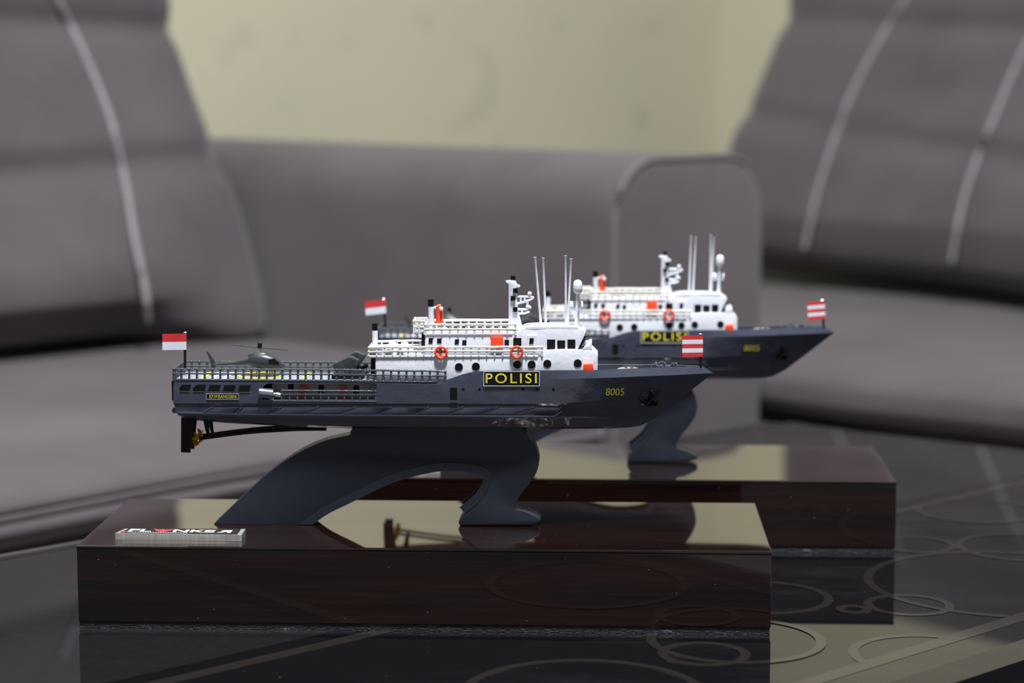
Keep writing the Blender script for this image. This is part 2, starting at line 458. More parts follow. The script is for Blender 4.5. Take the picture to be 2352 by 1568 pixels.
if (poly[1] - poly[0]).cross(poly[2] - poly[1]).z > 0: poly = [poly[0], poly[3], poly[2], poly[1]]
zz = lambda ps, z: [Vector((p.x, p.y, z)) for p in ps]
mb = MB()
mb.loft([zz(poly, TABLE_Z - 0.010), zz(poly, TABLE_Z - 0.0022), zz(inset(poly, 0.014), TABLE_Z)])
top = mb.build('glass_top', M['glass'], table, smooth=0)
mb = MB(); ip = inset(poly, 0.05); ip2 = inset(poly, 0.08)
for i in range(4):
    j = (i + 1) % 4
    mb.loft([zz([ip[i], ip[j], ip2[j], ip2[i]], TABLE_Z - 0.06), zz([ip[i], ip[j], ip2[j], ip2[i]], TABLE_Z - 0.010)])
mb.build('apron', M['table_leg'], table, smooth=0)
for p in inset(poly, 0.075):
    mb = MB(); mb.tube([Vector((p.x, p.y, 0)), Vector((p.x, p.y, TABLE_Z - 0.03))], 0.018, 16); mb.build('leg', M['table_leg'], table)
def ground(u, v):
    d = ray(u, v); t = (TABLE_Z - EYE.z) / d.z; return EYE + d * t
def strip(name, off, wd, mat, s0=-0.985, s1=None, z=0.00015):
    mb = MB(); a = TC - ctr + TN * off
    if s1 is None: s1 = (off + wd / 2) / RDIR.dot(TN) * RDIR.dot(T1) - 0.02
    q = [a + T1 * s0, a + T1 * s1, a + T1 * s1 + TN * wd, a + T1 * s0 + TN * wd]
    mb.loft([zz(q, TABLE_Z - 0.0005), zz(q, TABLE_Z + z)]); return mb.build(name, mat, top, smooth=0)
strip('printed_panel', 0.022, 0.221, M['panel'], z=0.00008)
strip('dark_line', 0.243, 0.010, M['line_dark'])
strip('etched_line', 0.2535, 0.008, M['etched'])
strip('etched_line', 0.432, 0.0085, M['etched'])
strip('dark_line', 0.0145, 0.007, M['line_dark'])
ring_no = [0]
def ring(u, v, r, wd=0.0042, a0=0, a1=360):
    ring_no[0] += 1; zt = 0.00016 + 0.00002 * ring_no[0]
    c = ground(u, v) - ctr; mb = MB(); n = 56; r1, r2 = r - wd / 2, r + wd / 2
    # keep clear of the border line: only the part of the ring inside it is etched
    prev = None; vs = []; fs = []
    for k in range(n + 1):
        a = math.radians(a0 + (a1 - a0) * k / n); dx, dy = math.cos(a), math.sin(a)
        for rr, z in ((r1, -0.0005), (r1, zt), (r2, zt), (r2, -0.0005)):
            vs.append((c.x + rr * dx, c.y + rr * dy, TABLE_Z + z))
        mid = Vector((c.x + r * dx, c.y + r * dy, 0)); off = (mid - (TC - ctr)).dot(TN)
        ok = off < 0.436
        if k and ok and prev:
            i = 4 * (k - 1); j = 4 * k
            for s in range(3): fs.append((i + s, j + s, j + s + 1, i + s + 1))
        prev = ok
    mb.add(vs, fs); return mb.build('etched_ring', M['etched'], top, smooth=0)
for u, v, r in ((2130, 1503, 0.0305), (2087, 1389, 0.0183), (2318, 1338, 0.066), (2345, 1256, 0.031), (2108, 1251, 0.0178), (2245, 1173, 0.032),
                (1752, 1372, 0.030), (1617, 1502, 0.0172), (1340, 1590, 0.046), (1690, 1470, 0.036), (1960, 1400, 0.006)):
    ring(u, v, r)

# ------------------------------------------------------------------ the model ships
BASE_L, BASE_D, BASE_H = 0.30, 0.10473, 0.03675
S1 = (-0.03895, 0.91955, -0.04306); S2 = (0.04226, 1.07893, -0.04855)
def base_frame_of(s):
    x, y, a = s; ey = Vector((-math.sin(a), math.cos(a), 0)); return Vector((x, y, TABLE_Z)) + ey * (BASE_D / 2), a
SHIP_O, SHIP_A = base_frame_of(S1)
_R = Matrix.Rotation(-SHIP_A, 3, 'Z'); _EL = _R @ (EYE - SHIP_O)
def sp(u, v, y):
    """photo pixel on the ship's lengthwise plane y -> ship coordinates"""
    d = _R @ ray(u, v); t = (y - _EL.y) / d.y; return _EL + d * t
def mir(p): return Vector((p[0], -p[1], p[2]))

ship = empty('model_ship', SHIP_O, SHIP_A, 'grey police ship model with level stern flag, its plinth farther from the sofas', 'model ship', 'police patrol ship models on plinths')

# plinth
mb = MB(); mb.box((-BASE_L / 2, -BASE_D / 2, 0.0030), (BASE_L / 2, BASE_D / 2, BASE_H - 0.0016))
plinth = mb.build('plinth', M['wood'], ship, smooth=0, bevel=0.0004, label='dark mahogany laminate plinth')
mb = MB(); mb.box((-BASE_L / 2 - 0.0002, -BASE_D / 2 - 0.0003, BASE_H - 0.0017), (BASE_L / 2 + 0.0002, BASE_D / 2 + 0.0003, BASE_H))
mb.build('top_board', M['wood'], plinth, smooth=0, bevel=0.0006)
mb = MB(); mb.box((-BASE_L / 2 + 0.0004, -BASE_D / 2 + 0.0004, 0.0), (BASE_L / 2 - 0.0004, BASE_D / 2 - 0.0004, 0.0034))
mb.build('chipped_edge', M['chip'], plinth, smooth=0, label='chipped pale board edge along the bottom')

# stand
ST = 0.006
outer_r = [(1200, 980), (1214, 1000), (1230, 1026), (1238, 1055), (1233, 1083), (1215, 1112), (1196, 1136), (1183, 1161), (1187, 1170), (1205, 1174), (1225, 1183), (1239, 1192), (1238, 1199), (1215, 1205)]
foot_r = [(1057, 1206), (1053, 1199), (1066, 1178), (1100, 1150), (1121, 1120), (1129, 1096), (1124, 1084), (1105, 1073), (1075, 1067), (1040, 1064), (1000, 1066), (940, 1079), (880, 1099), (800, 1138), (745, 1165), (710, 1189), (681, 1207)]
outer_l = [(490, 1204), (515, 1180), (560, 1137), (620, 1083), (680, 1042), (740, 1014), (790, 1002), (803, 999), (805, 990), (810, 982)]
ol = dense(outer_r, 3) + dense(foot_r, 3) + dense(outer_l, 3)
mb = MB()
zb = BASE_H
P = [sp(u, v, -ST) for u, v in ol]
for p in P: p.z = max(p.z, zb - 0.0002)
mb.loft([[Vector((p.x, -ST, p.z)) for p in P], [Vector((p.x, ST, p.z)) for p in P]])
stand = mb.build('stand', M['stand'], ship, smooth=40, bevel=0.0009, label='charcoal arched stand')
inner = dense(foot_r[2:], 4)
band = []
for i, (u, v) in enumerate(inner):
    a = inner[max(i - 1, 0)]; b = inner[min(i + 1, len(inner) - 1)]
    dx, dy = b[0] - a[0], b[1] - a[1]; l = math.hypot(dx, dy)
    band.append((u - dy / l * -17, v + dx / l * -17) if False else (u + dy / l * 17, v - dx / l * 17))
def clampz(p): p.z = max(p.z, zb + 0.0003); return p
for sg in (-1, 1):
    mb = MB(); r1 = []
    for (a, b), (c, d) in zip(inner, band):
        p, q = clampz(sp(a, b + (-2), -ST)), clampz(sp(c, d, -ST))
        r1.append([Vector((p.x, sg * (ST - 0.0004), p.z)), Vector((p.x, sg * (ST + 0.00035), p.z)), Vector((q.x, sg * (ST + 0.00035), q.z)), Vector((q.x, sg * (ST - 0.0004), q.z))])
    mb.loft(r1); mb.build('arch_border', M['stand'], stand)
p = sp(989, 1066, 0)
mb = MB(); mb.lathe((p.x, 0, p.z), [(0.0038, 0.003), (0.0045, 0.0), (0.0042, -0.0008), (0.003, -0.0013)], 18); mb.build('screw_cap', M['black_gloss'], stand)

# ---- hull
WROW = [0.0127, 0.0131, 0.0132, 0.0132, 0.0127, 0.0126, 0.0128, 0.0104, 0.0]
PROW = [1.65, 2.1, 1.6, 1.45, 1.38, 1.15, 1.13, 1.0, 1]
XB = [1612, 1638, 1603, 1580, 1570, 1513, 1508, 1480, 1472]
XS = [398, 398, 398, 398, 401, 404, 408, 420, 430]
VROW = [
 [(398, 872), (700, 874), (990, 877), (1010, 876), (1030, 871), (1060, 860), (1085, 854), (1110, 851.5), (1370, 849.5), (1500, 843.5), (1612, 839.5)],
 [(398, 880), (900, 880), (990, 884), (1040, 880), (1100, 873), (1300, 870), (1400, 867), (1550, 861), (1638, 856.5)],
 [(398, 918), (900, 918), (1200, 911), (1400, 899), (1520, 890), (1603, 884)],
 [(398, 926), (1280, 927), (1400, 918), (1500, 908), (1580, 902)],
 [(398, 931), (1280, 932), (1400, 925), (1500, 917), (1570, 910)],
 [(398, 947), (430, 950), (600, 953), (1280, 956), (1513, 954)],
 [(398, 951), (430, 954), (600, 957), (1280, 960), (1508, 958)],
 [(398, 957), (450, 961), (520, 967), (650, 974), (800, 979), (1100, 981), (1400, 979), (1480, 973)],
 [(398, 962), (450, 965), (520, 971), (650, 978), (800, 984), (1100, 986), (1400, 984), (1450, 981), (1472, 977)]]
def row_u(r, X):
    if X > 1200: return 1200 + (X - 1200) * (XB[r] - 1200) / (1638 - 1200)
    if X < 500: return 500 - (500 - X) * (500 - XS[r]) / (500 - 398)
    return X
def row_w(r, u):
    t = max(0.0, min(1.0, (u - 1200) / (XB[r] - 1200)))
    w = WROW[r] * (1 - t ** PROW[r])
    if u < 440: w *= 0.94 + 0.06 * (u - 398) / 42
    return w
def hull_y(u, v):
    vs = [interp(VROW[r], u) for r in range(9)]
    for r in range(8):
        if v <= vs[r + 1] or r == 7:
            t = max(0, min(1, (v - vs[r]) / max(1e-6, vs[r + 1] - vs[r])))
            return -(row_w(r, u) * (1 - t) + row_w(r + 1, u) * t)
OPEN = (602, 865)
XST = sorted(set([398, 404, 412, 425, 440] + list(range(460, 1200, 20)) + list(OPEN) + [1005, 1012, 1030, 1045, 1072, 1095] + [1200 + 438 * i / 26 for i in range(27)]))
mb = MB(); grid = {}
def deck_drop(u): return interp([(398, 0.4), (1000, 0.4), (1090, 13), (1638, 15)], u)
def rim_in(u): return 0.0009
for i, X in enumerate(XST):
    for r in range(9):
        u = row_u(r, X); v = interp(VROW[r], u); w = row_w(r, u)
        p = sp(u, v, -w); grid[i, r] = len(mb.v); mb.v.append(tuple(p))
        grid[i, r, 'm'] = len(mb.v); mb.v.append(tuple(mir(p)))
    u = row_u(0, X); v = interp(VROW[0], u); w = max(0.0002, row_w(0, u) - 0.0009)
    for nm, vv in (('i', v), ('d', v + deck_drop(u))):
        p = sp(u, vv, -w); grid[i, nm] = len(mb.v); mb.v.append(tuple(p)); grid[i, nm, 'm'] = len(mb.v); mb.v.append(tuple(mir(p)))
def qd(*k): mb.f.append([grid[q] for q in k]); mb.m.append(0)
for i in range(len(XST) - 1):
    j = i + 1
    for r in range(8):
        if r == 1 and OPEN[0] <= XST[i] < OPEN[1]: continue
        qd((i, r), (j, r), (j, r + 1), (i, r + 1)); qd((i, r, 'm'), (i, r + 1, 'm'), (j, r + 1, 'm'), (j, r, 'm'))
    qd((i, 0), (i, 'i'), (j, 'i'), (j, 0)); qd((i, 0, 'm'), (j, 0, 'm'), (j, 'i', 'm'), (i, 'i', 'm'))
    qd((i, 'i'), (i, 'd'), (j, 'd'), (j, 'i')); qd((i, 'i', 'm'), (j, 'i', 'm'), (j, 'd', 'm'), (i, 'd', 'm'))
    mb.f.append([grid[i, 'd'], grid[i, 'd', 'm'], grid[j, 'd', 'm'], grid[j, 'd']]); mb.m.append(1)
for r in range(8): qd((0, r), (0, r + 1), (0, r + 1, 'm'), (0, r, 'm'))
n = len(XST) - 1
qd((n, 0), (n, 1), (n, 1, 'm'), (n, 0, 'm'))
hull = mb.build('hull', [M['hull'], M['deck_dark']], ship, smooth=14, label='glossy slate grey hull')

def patch(name, poly, mat, parent, yf, th=0.00035, back=0.0004, both=True, smooth=0, label=None, bevel=0):
    """a piece lying on the side surface y = yf(u, v); mirrored to the far side as a second piece when both"""
    out = None
    for sg in ((1, -1) if both else (1,)):
        mb = MB(); A = []; B = []
        for u, v in poly:
            y = yf(u, v); p = sp(u, v, y)
            A.append(Vector((p.x, sg * (y - th), p.z))); B.append(Vector((p.x, sg * (y + back), p.z)))
        mb.loft([A, B]); o = mb.build(name, mat, parent, smooth=smooth, label=label, bevel=bevel)
        if out is None: out = o
    return out
def rect(u0, v0, u1, v1, sk=0): return [(u0 + sk, v0), (u1 + sk, v0), (u1, v1), (u0, v1)]
def disc(u, v, r, n=18): return [(u + r * math.cos(2 * math.pi * k / n), v + r * math.sin(2 * math.pi * k / n)) for k in range(n)]
def flat_text(name, body, mat, parent, yf, u0, v0, u1, v1, eps, bold=0.018, shear=0, pieces=None):
    """lettering printed on the surface y = yf(u, v), filling the pixel box"""
    cu = bpy.data.curves.new(name, 'FONT'); cu.body = body; cu.offset = bold; cu.shear = shear; cu.resolution_u = 4; cu.space_character = pieces or 1.0
    o = bpy.data.objects.new(name, cu); COL.objects.link(o)
    dg = bpy.context.evaluated_depsgraph_get(); me = bpy.data.meshes.new_from_object(o.evaluated_get(dg))
    bpy.data.objects.remove(o); bpy.data.curves.remove(cu)
    xs = [q.co.x for q in me.vertices]; ys = [q.co.y for q in me.vertices]
    x0, x1, y0, y1 = min(xs), max(xs), min(ys), max(ys)
    for q in me.vertices:
        u = u0 + (u1 - u0) * (q.co.x - x0) / (x1 - x0); v = v1 + (v0 - v1) * (q.co.y - y0) / (y1 - y0)
        y = yf(u, v) - eps; p = sp(u, v, y); q.co = p
    me.materials.clear(); me.materials.append(mat)
    t = bpy.data.objects.new(name, me); COL.objects.link(t); t.parent = parent; return t

# hull fittings
for i, (a, b) in enumerate(((413, 439), (444, 473), (479, 507), (513, 542), (548, 576))):
    t, bt = 883 + i * 0.4, 898 + i * 0.5
    q = [(a + (9 if i == 1 else 5 if i == 0 else 2), t), (b, t), (b - 3, bt), (a, bt), (a - 1, bt - 8)] if i < 2 else [(a + 2, t), (b, t), (b - 4, bt), (a - 1, bt)]
    patch('window', q, M['black'], hull, hull_y, 0.0001)
    if True:
        mbx = MB(); mbx.tube([sp(a - 1, bt + 1, hull_y(a, bt) - 0.00005), sp(b - 3, bt + 1, hull_y(b, bt) - 0.00005)], 0.00022, 6); mbx.build('window_sill', M['hull'], hull)
sign = patch('sign', rect(1111, 852.5, 1239, 886), M['black'], ship, hull_y, 0.0005, both=True, label='black sign with yellow lettering')
mbx = MB()
for a, b in (((1111, 853), (1239, 853)), ((1239, 853), (1239, 886)), ((1239, 886), (1111, 886)), ((1111, 886), (1111, 853))):
    mbx.bar(sp(*a, hull_y(*a) - 0.0005), sp(*b, hull_y(*b) - 0.0005), 0.00022)
mbx.build('sign_border', M['silver'], sign)
flat_text('lettering', 'POLISI', M['yellow'], sign, hull_y, 1115.5, 857, 1233, 880, 0.0007, 0.010, pieces=1.26)
sign2 = patch('name_sign', rect(474, 904, 548, 916.5), M['black'], ship, hull_y, 0.0003, both=True, label='small black name sign with gold lettering')
mbx = MB()
for a, b in (((474, 904), (548, 904)), ((548, 904), (548, 916.5)), ((548, 916.5), (474, 916.5)), ((474, 916.5), (474, 904))):
    mbx.bar(sp(*a, hull_y(*a) - 0.0003), sp(*b, hull_y(*b) - 0.0003), 0.00012)
mbx.build('sign_border', M['silver'], sign2)
flat_text('lettering', 'KP.WISANGGENI', M['yellow'], sign2, hull_y, 481, 906.5, 543, 914, 0.0004, 0.004)
flat_text('hull_number', '8005', M['yellow'], ship, hull_y, 1391, 891, 1434, 908, 0.0004, 0.012, shear=0.12)
patch('door', rect(1033.5, 890, 1050, 919), M['black'], hull, hull_y, 0.0002)
mbx = MB(); mbx.bar(sp(1033, 921.5, hull_y(1040, 921) - 0.0003), sp(1051, 921.5, hull_y(1050, 921) - 0.0003), 0.0006); mbx.build('door_sill', M['rail_grey'], hull)
for u in (1064, 1101.5, 1201, 1234.5, 1271): patch('scupper', disc(u, 893.5, 3.2, 10), M['black'], hull, hull_y, 0.0001)
ribs = [(440, 470), (460, 490), (540, 557), (621, 647), (700, 733), (784, 818), (873, 901), (955, 986), (1033, 1065), (1112, 1144), (1192, 1227), (1275, 1289)]
for (a, b), (c, d) in zip(ribs[1:], ribs[2:]):
    last = d == 1289
    patch('hull_panel', [(b + 4, 935.5), (d - 6, 935.5), (d - 5, 942) if last else (d - 7, 936), (c - 7, 949.5), (a + 5, 949.5)], M['hull'], hull, lambda u, v: hull_y(u, v), 0.00055, 0.0006, bevel=0.00022, smooth=40)
for (a, b) in ribs[1:]:
    mbx = MB(); mbx.tube([sp(a, 950.5, hull_y(a, 950) - 0.0002), sp(b, 934, hull_y(b, 934) - 0.0002)], 0.00035, 6); mbx.build('hull_rib', M['hull'], hull)
for sg in (1, -1):
    mbx = MB(); ln = dense([(410, 948), (600, 951.5), (900, 954), (1180, 956), (1264, 956), (1276, 953), (1290, 944)], 6)
    mbx.tube([(lambda p: p if sg > 0 else mir(p))(sp(u, v, hull_y(u, v) - 0.0002)) for u, v in ln], 0.0005, 6); mbx.build('strake', M['hull'], hull)
    mbx = MB(); ln = list(range(404, 1010, 12)); mbx.tube([(lambda p: p if sg > 0 else mir(p))(sp(u, interp(VROW[0], u), -row_w(0, u) - 0.0001)) for u in ln], 0.00045, 6); mbx.build('deck_edge', M['hull'], hull)
for sg in (1,): patch('gallery_corner', [(601, 879), (624, 879), (613, 881.5), (607, 885), (603.5, 890), (601, 900)], M['hull'], hull, hull_y, 0.0, 0.0006)
# transom plate and stern ledge
mbx = MB(); p, q = sp(395.5, 876, -0.0117), sp(395.5, 921, -0.0117); mbx.box((p.x - 0.0005, -0.0105, q.z), (p.x + 0.001, 0.0105, p.z)); mbx.build('transom_plate', M['black'], hull)
mbx = MB(); p = sp(400, 944, -0.0115); mbx.tube([(p.x - 0.0002, -0.0095, p.z), (p.x - 0.0002, 0.0095, p.z)], 0.0013, 10); mbx.build('stern_ledge', M['rail_grey'], hull)

# open side gallery
GY = 0.0068
for sg in (1, -1):
    a, b = sp(OPEN[0], 880, -0.0132), sp(OPEN[1], 880, -0.0132); za, zf = a.z, sp(OPEN[0], 918, -0.0134).z
    mbx = MB()
    mbx.box((a.x, -GY * sg, zf), (b.x, -GY * sg + 0.0008 * sg, za)); g = mbx.build('gallery_wall', M['taupe'], ship, smooth=0)
    mbx = MB(); mbx.box((a.x, -GY * sg, zf - 0.0006), (b.x, -0.0134 * sg, zf)); mbx.build('gallery_floor', M['deck_dark'], g, smooth=0)
    mbx = MB(); mbx.box((a.x, -GY * sg, za), (b.x, -0.0130 * sg, za + 0.0004)); mbx.box((a.x - 0.0005, -GY * sg, zf), (a.x, -0.0131 * sg, za)); mbx.box((b.x, -GY * sg, zf), (b.x + 0.0005, -0.0131 * sg, za)); mbx.build('gallery_frame', M['hull'], g, smooth=0)
    if sg == 1: gallery = g
gy = lambda u, v: -GY
for u0, v0, u1, v1 in ((608, 880, 624, 893), (661, 882, 674, 900), (731, 884, 744, 902), (811, 885, 824, 903)):
    patch('window', rect(u0, v0, u1, v1, 1), M['black'], gallery, gy, 0.0002, both=False)
for u in (691, 781):
    patch('locker', rect(u, 884.5, u + 15, 918), M['orange'], gallery, gy, 0.0018, both=False, label='orange locker')
mbx = MB(); p, q = sp(594, 901.5, -0.0128), sp(628, 905, -0.0122)
mbx.tube([p, p + (q - p) * 0.04, q - (q - p) * 0.04, q], [0.0019, 0.0023, 0.0023, 0.0019], 18); can = mbx.build('water_cannon', M['dark_cyl'], ship)
mbx = MB(); mbx.tube([q, sp(637, 906, -0.0122), sp(645, 907, -0.0122)], [0.0008, 0.0012, 0.0009], 10); mbx.tube([sp(622, 909, -0.0122), sp(624, 917.5, -0.0122)], 0.0012, 8); mbx.build('nozzle', M['bright_metal'], can)

def railing(name, parent, u0, u1, y, vtop, vmid, vbot, step, mat, rt=0.00042, rp=0.0004, far=True, aft=True, fore=False, wob=0.0):
    mb = MB(); n = max(1, round((u1 - u0) / step)); us = [u0 + (u1 - u0) * k / n for k in range(n + 1)]
    yy = (lambda u: -y(u)) if callable(y) else (lambda u: -y)
    J = lambda: random.uniform(-wob, wob)
    for side in ((0, 1) if far else (0,)):
        g = mir if side else (lambda p: p)
        T = [g(sp(u, vtop(u), yy(u))) + Vector((0, 0, J())) for u in us]; Mi = [g(sp(u, vmid(u), yy(u))) for u in us]; B = [g(sp(u, vbot(u) + 1.5, yy(u))) for u in us]
        mb.tube(T, rt * 1.1, 6); mb.tube(Mi, rt, 6)
        for a, c, b in zip(T, Mi, B):
            mb.tube([a, c, b], [rp, rp * 1.05, rp * 1.2], 6)
            mb.ball(a, (rp * 1.5, rp * 1.5, rp * 1.25), 6); mb.ball(c, rp * 1.45, 6)
    ends = ([u0] if aft else []) + ([u1] if fore else [])
    for u in ends:
        w = -yy(u); k = max(2, round(2 * w / 0.0034))
        for vv, r in ((vtop(u), rt * 1.1), (vmid(u), rt)):
            a = sp(u, vv, -w); mb.tube([a, mir(a)], r, 6)
        for i in range(1, k):
            a, b = sp(u, vtop(u), -w), sp(u, vbot(u) + 1.5, -w); f = 1 - 2 * i / k
            mb.tube([(a.x, a.y * f, a.z), (b.x, b.y * f, b.z)], rp, 6)
    return mb.build(name, mat, parent, smooth=60)
vtop_h = lambda u: interp([(398, 847), (800, 849.5), (1025, 853)], u)
railing('deck_railing', ship, 399, 1023, 0.0124, vtop_h, lambda u: vtop_h(u) + 10.5, lambda u: interp(VROW[0], u), 17.6, M['rail_grey'], rt=0.00042, rp=0.00050, wob=0.00008)
railing('gallery_railing', ship, 647, 863, 0.0130, lambda u: 897 + (u - 647) * 0.005, lambda u: 905.5 + (u - 647) * 0.004, lambda u: 917, 17.8, M['rail_grey'], rt=0.00040, rp=0.00042, aft=False, far=False)

# helideck and markings
hz = sp(600, 871.6, -0.0118).z
xa, xb = sp(404, 872, -0.0118).x, sp(856, 874, -0.0118).x
dz = sp(840, 873.5, -0.0118).z
mbx = MB(); mbx.loft([[Vector((xa, -0.0117, hz - 0.0006)), Vector((xb, -0.0117, dz - 0.0006)), Vector((xb, 0.0117, dz - 0.0006)), Vector((xa, 0.0117, hz - 0.0006))], [Vector((xa, -0.0117, hz + 0.0001)), Vector((xb, -0.0117, dz + 0.0001)), Vector((xb, 0.0117, dz + 0.0001)), Vector((xa, 0.0117, hz + 0.0001))]])
hd = mbx.build('helideck', M['deck'], ship, smooth=0, label='pale helicopter deck with yellow markings')
hx = sp(598, 862, 0).x
mbx = MB(); mbx.lathe((hx, 0, hz - 0.0001), [(0.0088, 0), (0.0088, 0.0005), (0.0104, 0.0005), (0.0104, 0)], 40); mbx.build('deck_circle', M['deck_yellow'], hd)
mbx = MB()
for dx in (-0.002, 0.002): mbx.box((hx + dx - 0.0006, -0.003, hz), (hx + dx + 0.0006, 0.003, hz + 0.0004))
mbx.box((hx - 0.002, -0.0006, hz), (hx + 0.002, 0.0006, hz + 0.0004)); mbx.build('deck_letter', M['flag_white'], hd)
for u in (470, 492, 520, 700, 770):
    x = sp(u, 862, 0).x; mbx = MB(); mbx.box((x, -0.009, hz - 0.0001), (x + 0.0022, 0.009, hz + 0.0004)); mbx.build('deck_stripe', M['deck_yellow'] if u in (470, 700) else M['flag_white'], hd, smooth=0)

# helicopter
hp = sp(598, 858, 0)
mbx = MB(); rings = []
for u, vt, vb, w in ((655, 839, 841, 0.0003), (651, 834, 844, 0.0014), (643, 825, 847, 0.0024), (630, 817, 848, 0.0031), (615, 812, 848, 0.0034), (600, 810, 847, 0.0034), (585, 811.5, 844, 0.0030), (575, 814, 840, 0.0024), (570, 822, 838, 0.0017), (540, 829, 839, 0.0012), (510, 832, 839.5, 0.0009), (488, 834, 839.5, 0.0006)):
    g = []; p, q = sp(u, vt, 0), sp(u, vb, 0); zc, hh = (p.z + q.z) / 2, (p.z - q.z) / 2
    for k in range(14):
        a = 2 * math.pi * k / 14; c, s = math.cos(a), math.sin(a)
        g.append(Vector((p.x, w * math.copysign(abs(c) ** 0.85, c), zc + hh * math.copysign(abs(s) ** 0.85, s))))
    rings.append(g)
mbx.loft(rings); heli = mbx.build('helicopter', M['heli'], ship, smooth=50, label='small grey-green helicopter on the stern deck')
mbx = MB(); F = [sp(u, v, 0) for u, v in ((474, 807), (478, 807), (494, 831), (496, 838), (491, 847), (486, 847), (484, 831))]
mbx.loft([[p + Vector((0, -0.0004, 0)) for p in F], [p + Vector((0, 0.0004, 0)) for p in F]]); a = sp(497, 836, 0); mbx.box((a.x - 0.001, -0.003, a.z), (a.x + 0.001, 0.003, a.z + 0.0003)); mbx.build('tail_fin', M['heli'], heli)
mbx = MB(); E = []
for u, vt, vb, w in ((570, 815, 818, 0.0008), (574, 811, 819, 0.0014), (584, 808.5, 821, 0.0018), (600, 807.5, 822, 0.0018), (613, 809, 818, 0.0014), (618, 812, 815, 0.0006)):
    p, q = sp(u, vt, 0), sp(u, vb, 0); zc, hh = (p.z + q.z) / 2, (p.z - q.z) / 2
    E.append([Vector((p.x, w * math.cos(2 * math.pi * k / 12), zc + hh * math.sin(2 * math.pi * k / 12))) for k in range(12)])
mbx.loft(E); mbx.build('engine_cowl', M['heli'], heli)
mbx = MB()
for sg in (-1, 1):
    Q = [sp(u, v, -0.0029) for u, v in ((617, 825), (630, 823), (641, 833), (640, 836), (618, 835))]
    mbx.loft([[Vector((p.x, sg * (0.0034 - 0.10 * max(0, p.x - Q[0].x) + 0.0001), p.z)) for p in Q], [Vector((p.x, sg * 0.0015, p.z)) for p in Q]])
mbx.build('cockpit_window', M['black'], heli)
mbx = MB(); mbx.tube([sp(595, 809, 0), sp(596.5, 797, 0)], [0.0010, 0.0007], 10); mbx.build('rotor_mast', M['bright_metal'], heli)
mbx = MB(); mbx.tube([sp(596.5, 798, 0), sp(597, 787.5, 0)], 0.00105, 12); mbx.build('rotor_cap', M['black'], heli)
mbx = MB()
for tip, dy in (((533, 792.5), 0.0), ((661, 804), 0.0)):
    a = sp(597, 799, 0); b = sp(*tip, 0); d = (b - a).normalized(); s = Vector((0, 0.0006, 0))
    mbx.loft([[a - s, a + s, a + s + Vector((0, 0, 0.0003)), a - s + Vector((0, 0, 0.0003))], [b - s, b + s, b + s + Vector((0, 0, 0.0003)), b - s + Vector((0, 0, 0.0003))]])
mbx.build('rotor_blades', M['boat'], heli, smooth=0)
mbx = MB()
for sg in (-1, 1):
    a, b = sp(580, 860, 0), sp(640, 860, 0); y = 0.0036 * sg; zz0 = hz + 0.0006
    mbx.tube([(a.x, y, zz0), (b.x, y, zz0), (b.x + 0.001, y, zz0 + 0.0007)], 0.00035, 6)
    for u in (592, 622): t = sp(u, 846, 0); mbx.tube([(t.x, y * 0.5, t.z), (t.x, y, zz0)], 0.0003, 6)
mbx.build('skid', M['heli'], heli)

# covered boats and winch on deck
def hullpts(name, pts, mat, parent, label=None):
    bm = bmesh.new()
    for p in pts: bm.verts.new(p)
    bmesh.ops.convex_hull(bm, input=bm.verts)
    bmesh.ops.delete(bm, geom=[v for v in bm.verts if not v.link_faces], context='VERTS')
    bmesh.ops.bevel(bm, geom=list(bm.edges), offset=0.0003, segments=2, affect='EDGES', profile=0.6)
    me = bpy.data.meshes.new(name); bm.to_mesh(me); bm.free(); me.materials.append(mat); me.shade_smooth(); me.set_sharp_from_angle(angle=0.6)
    o = bpy.data.objects.new(name, me); COL.objects.link(o); o.parent = parent
    if label: o['label'] = label
    return o
def boat(pts_n, y0, y1, ins):
    P = [sp(u, v, y0) for u, v in pts_n]; out = list(P)
    for p in P: out.append(Vector((p.x, y1, p.z)))
    c = sum((p for p in P), Vector()) / len(P)
    return out
b1 = boat([(763, 842), (770, 836), (800, 820), (808, 820.5), (823, 828), (824, 834), (818, 848), (770, 850)], -0.0085, -0.003, 0)
hullpts('rescue_boat', b1, M['boat'], ship, 'covered dark green-grey boat')
b2 = boat([(784, 827), (813, 809), (820, 809), (836, 816), (837, 822), (828, 836), (795, 845)], 0.001, 0.007, 0)
hullpts('rescue_boat', b2, M['boat'], ship, 'covered dark green-grey boat')
mbx = MB(); mbx.tube([sp(817, 845, -0.006), sp(832, 843, -0.006), sp(844, 838, -0.005)], [0.0013, 0.0014, 0.0008], 10); mbx.build('outboard_motor', M['black_gloss'], ship)
mbx = MB(); mbx.box((sp(762, 860, -0.008).x, -0.0095, hz - 0.0002), (sp(835, 860, -0.008).x, 0.0065, hz + 0.0018)); mbx.build('boat_cradle', M['black'], ship, bevel=0.0004)

